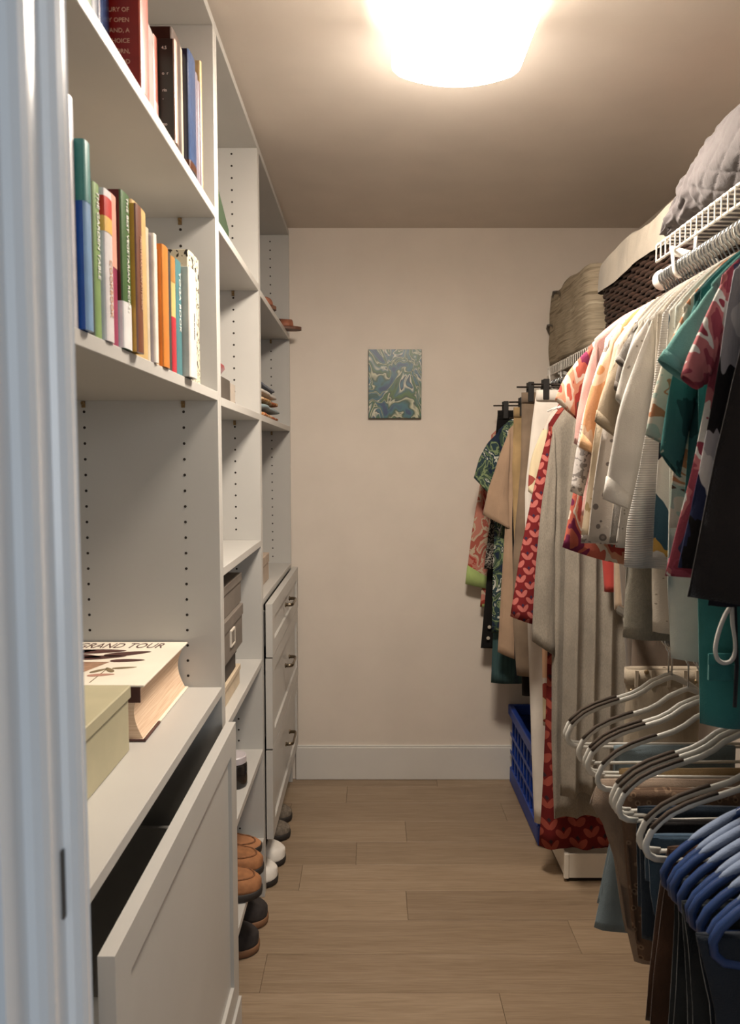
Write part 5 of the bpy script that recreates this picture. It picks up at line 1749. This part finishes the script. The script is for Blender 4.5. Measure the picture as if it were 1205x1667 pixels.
# beige shorts clipped at the far end of the low rod
d = 1.80
sh_root = drape('shorts', 'shorts', 'beige riveted jeans clipped behind the farthest white hanger', d, (FAB('beige_denim', (176, 160, 136), 0.08), FAB('beige_denim_band', (186, 170, 146), 0.06)), ((1019, 1089), (1019, 1130), (1017, 1215)), 0, 0,
               rod=(LRX, LRZ), x_right=P(1142, 1089, d).x, group='trousers and leggings on the low rod', thick=0.016, amp=0.005, waist=0.036)
tw = P(1019, 1089, d)
for px_ in (1032, 1058, 1084, 1110, 1130):
    w = P(px_, 1100, d)
    obj('belt_loop', MB().box(w.x - LRX - 0.004, w.x - LRX + 0.004, -0.022, -0.0185, -0.040, 0.002), FAB('beige_denim_band', (180, 164, 140)), sh_root, world=False)
for px_, py_ in ((1024, 1121), (1048, 1090), (1128, 1106)):
    w = P(px_, py_, d)
    mb = MB().lathe([(0.0005, 0), (0.006, 0), (0.006, 0.002), (0.0005, 0.003)], 12)
    mb.v = [(a + w.x - LRX, -0.0195 - c, b + w.z - tw.z) for a, b, c in mb.v]
    obj('rivet', mb, M('rivet_metal', (160, 140, 110), 0.3, metallic=1.0), sh_root, world=False, smooth=True)
r2 = drape('skirt', 'skirt', 'grey brown suede skirt hanging just above the beige riveted jeans', 1.835, (FAB('grey_brown_suede', (128, 110, 94), 0.08),), ((1030, 1000), (1030, 1040), (1028, 1110)), 0, 0, rod=(LRX, LRZ), x_right=P(1150, 1040, 1.835).x, group='trousers and leggings on the low rod', thick=0.010, waist=0.03)

# drawcord of the teal shirt: a loop of pale cord
cord = [P(x, y, 1.050) for x, y in ((1191, 985), (1180, 1003), (1170, 1030), (1165, 1055), (1168, 1072), (1178, 1079), (1190, 1076), (1197, 1062), (1197, 1040), (1193, 1015), (1192, 985))]
cord = [a.lerp(b, t) if False else (0.5 * ((2 * b) + (c - a) * t + (2 * a - 5 * b + 4 * c - e) * t * t + (3 * b - a - 3 * c + e) * t ** 3))
        for a, b, c, e in zip([cord[0]] + cord[:-2], cord[:-1], cord[1:], cord[2:] + [cord[-1]]) for t in (0.0, 0.25, 0.5, 0.75)] + [cord[-1]]
cr = thing('drawcord', 'pale looped drawcord dangling in front of the teal shirt', 'cord', tuple(cord[0]))
obj('cord_loop', MB().tube(cord, 0.0032, 8), FAB('pale_cord', (196, 194, 186)), cr, smooth=True)
obj('cord_tip', MB().tube([cord[-1] + Vector((0.004, 0, 0.0)), cord[-1] + Vector((0.010, 0, -0.09)), cord[-1] + Vector((0.009, 0, -0.15))], 0.003, 8), FAB('dark_cord', (40, 42, 48)), cr, smooth=True)

# ------------------------------------------------------------------ things on the floor at the right
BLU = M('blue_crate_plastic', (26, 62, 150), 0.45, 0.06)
cr = thing('plastic_crate', 'blue plastic crate on the floor against the end wall', 'crate', (0.82, 2.94, 0))
cx0, cx1, cy0, cy1, ch = 0.640, 0.99, 2.675, 3.215, 0.355


def frame_box(mb, x0, x1, y0, y1, z0, z1, t):
    mb.box(x0, x1, y0, y0 + t, z0, z1).box(x0, x1, y1 - t, y1, z0, z1).box(x0, x0 + t, y0 + t, y1 - t, z0, z1).box(x1 - t, x1, y0 + t, y1 - t, z0, z1)
    return mb


obj('top_rim', frame_box(MB(), cx0 - 0.022, cx1 + 0.022, cy0 - 0.02, cy1 + 0.014, ch - 0.045, ch, 0.022), BLU, cr, bevel=0.003)
obj('base_rim', frame_box(MB(), cx0 - 0.012, cx1 + 0.012, cy0 - 0.012, cy1 + 0.010, 0.001, 0.072, 0.018), BLU, cr, bevel=0.004)
obj('base', MB().box(cx0, cx1, cy0, cy1, 0.004, 0.012), BLU, cr)
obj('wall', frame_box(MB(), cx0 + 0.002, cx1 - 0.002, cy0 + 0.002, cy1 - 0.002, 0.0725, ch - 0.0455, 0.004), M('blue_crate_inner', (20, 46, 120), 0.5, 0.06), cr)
for i in range(9):
    y = cy0 + 0.02 + i * (cy1 - cy0 - 0.055) / 8
    obj('rib', MB().box(cx0 - 0.010, cx0 + 0.0015, y, y + 0.016, 0.073, ch - 0.046), BLU, cr, bevel=0.002)
for i in range(6):
    x = cx0 + 0.02 + i * (cx1 - cx0 - 0.055) / 5
    obj('rib', MB().box(x, x + 0.016, cy0 - 0.010, cy0 + 0.0015, 0.073, ch - 0.046), BLU, cr, bevel=0.002)
for zz in (0.135, 0.215):
    obj('band', MB().box(cx0 - 0.013, cx0 - 0.0105, cy0 - 0.005, cy1, zz, zz + 0.018), BLU, cr, bevel=0.001)
cl = thing('crumpled_cloth', 'pale grey crumpled cloth heaped in the blue crate', 'cloth', (0.82, 2.95, 0.10))
obj('cloth_heap', lump((0.815, 2.945, 0.185), (0.135, 0.215, 0.150), 5, 22, 30, 0.16), FAB('pale_grey_cloth', (168, 160, 150), 0.15), cl, smooth=True)

bx = thing('storage_box', 'low white box on the floor under the red leaf dress', 'box', (0.80, 2.56, 0))
WB = M('white_box_plastic', (226, 218, 204), 0.45, 0.02)
obj('box_wall', frame_box(MB(), 0.668, 0.98, 2.43, 2.66, 0.014, 0.100, 0.006), WB, bx, bevel=0.002)
obj('box_corner', MB().box(0.664, 0.680, 2.426, 2.442, 0.013, 0.101), WB, bx, bevel=0.002)
obj('box_floor', MB().box(0.674, 0.974, 2.436, 2.654, 0.014, 0.020), WB, bx)
obj('box_foot', frame_box(MB(), 0.676, 0.97, 2.438, 2.652, 0.0005, 0.0135, 0.02), BLACKP, bx)
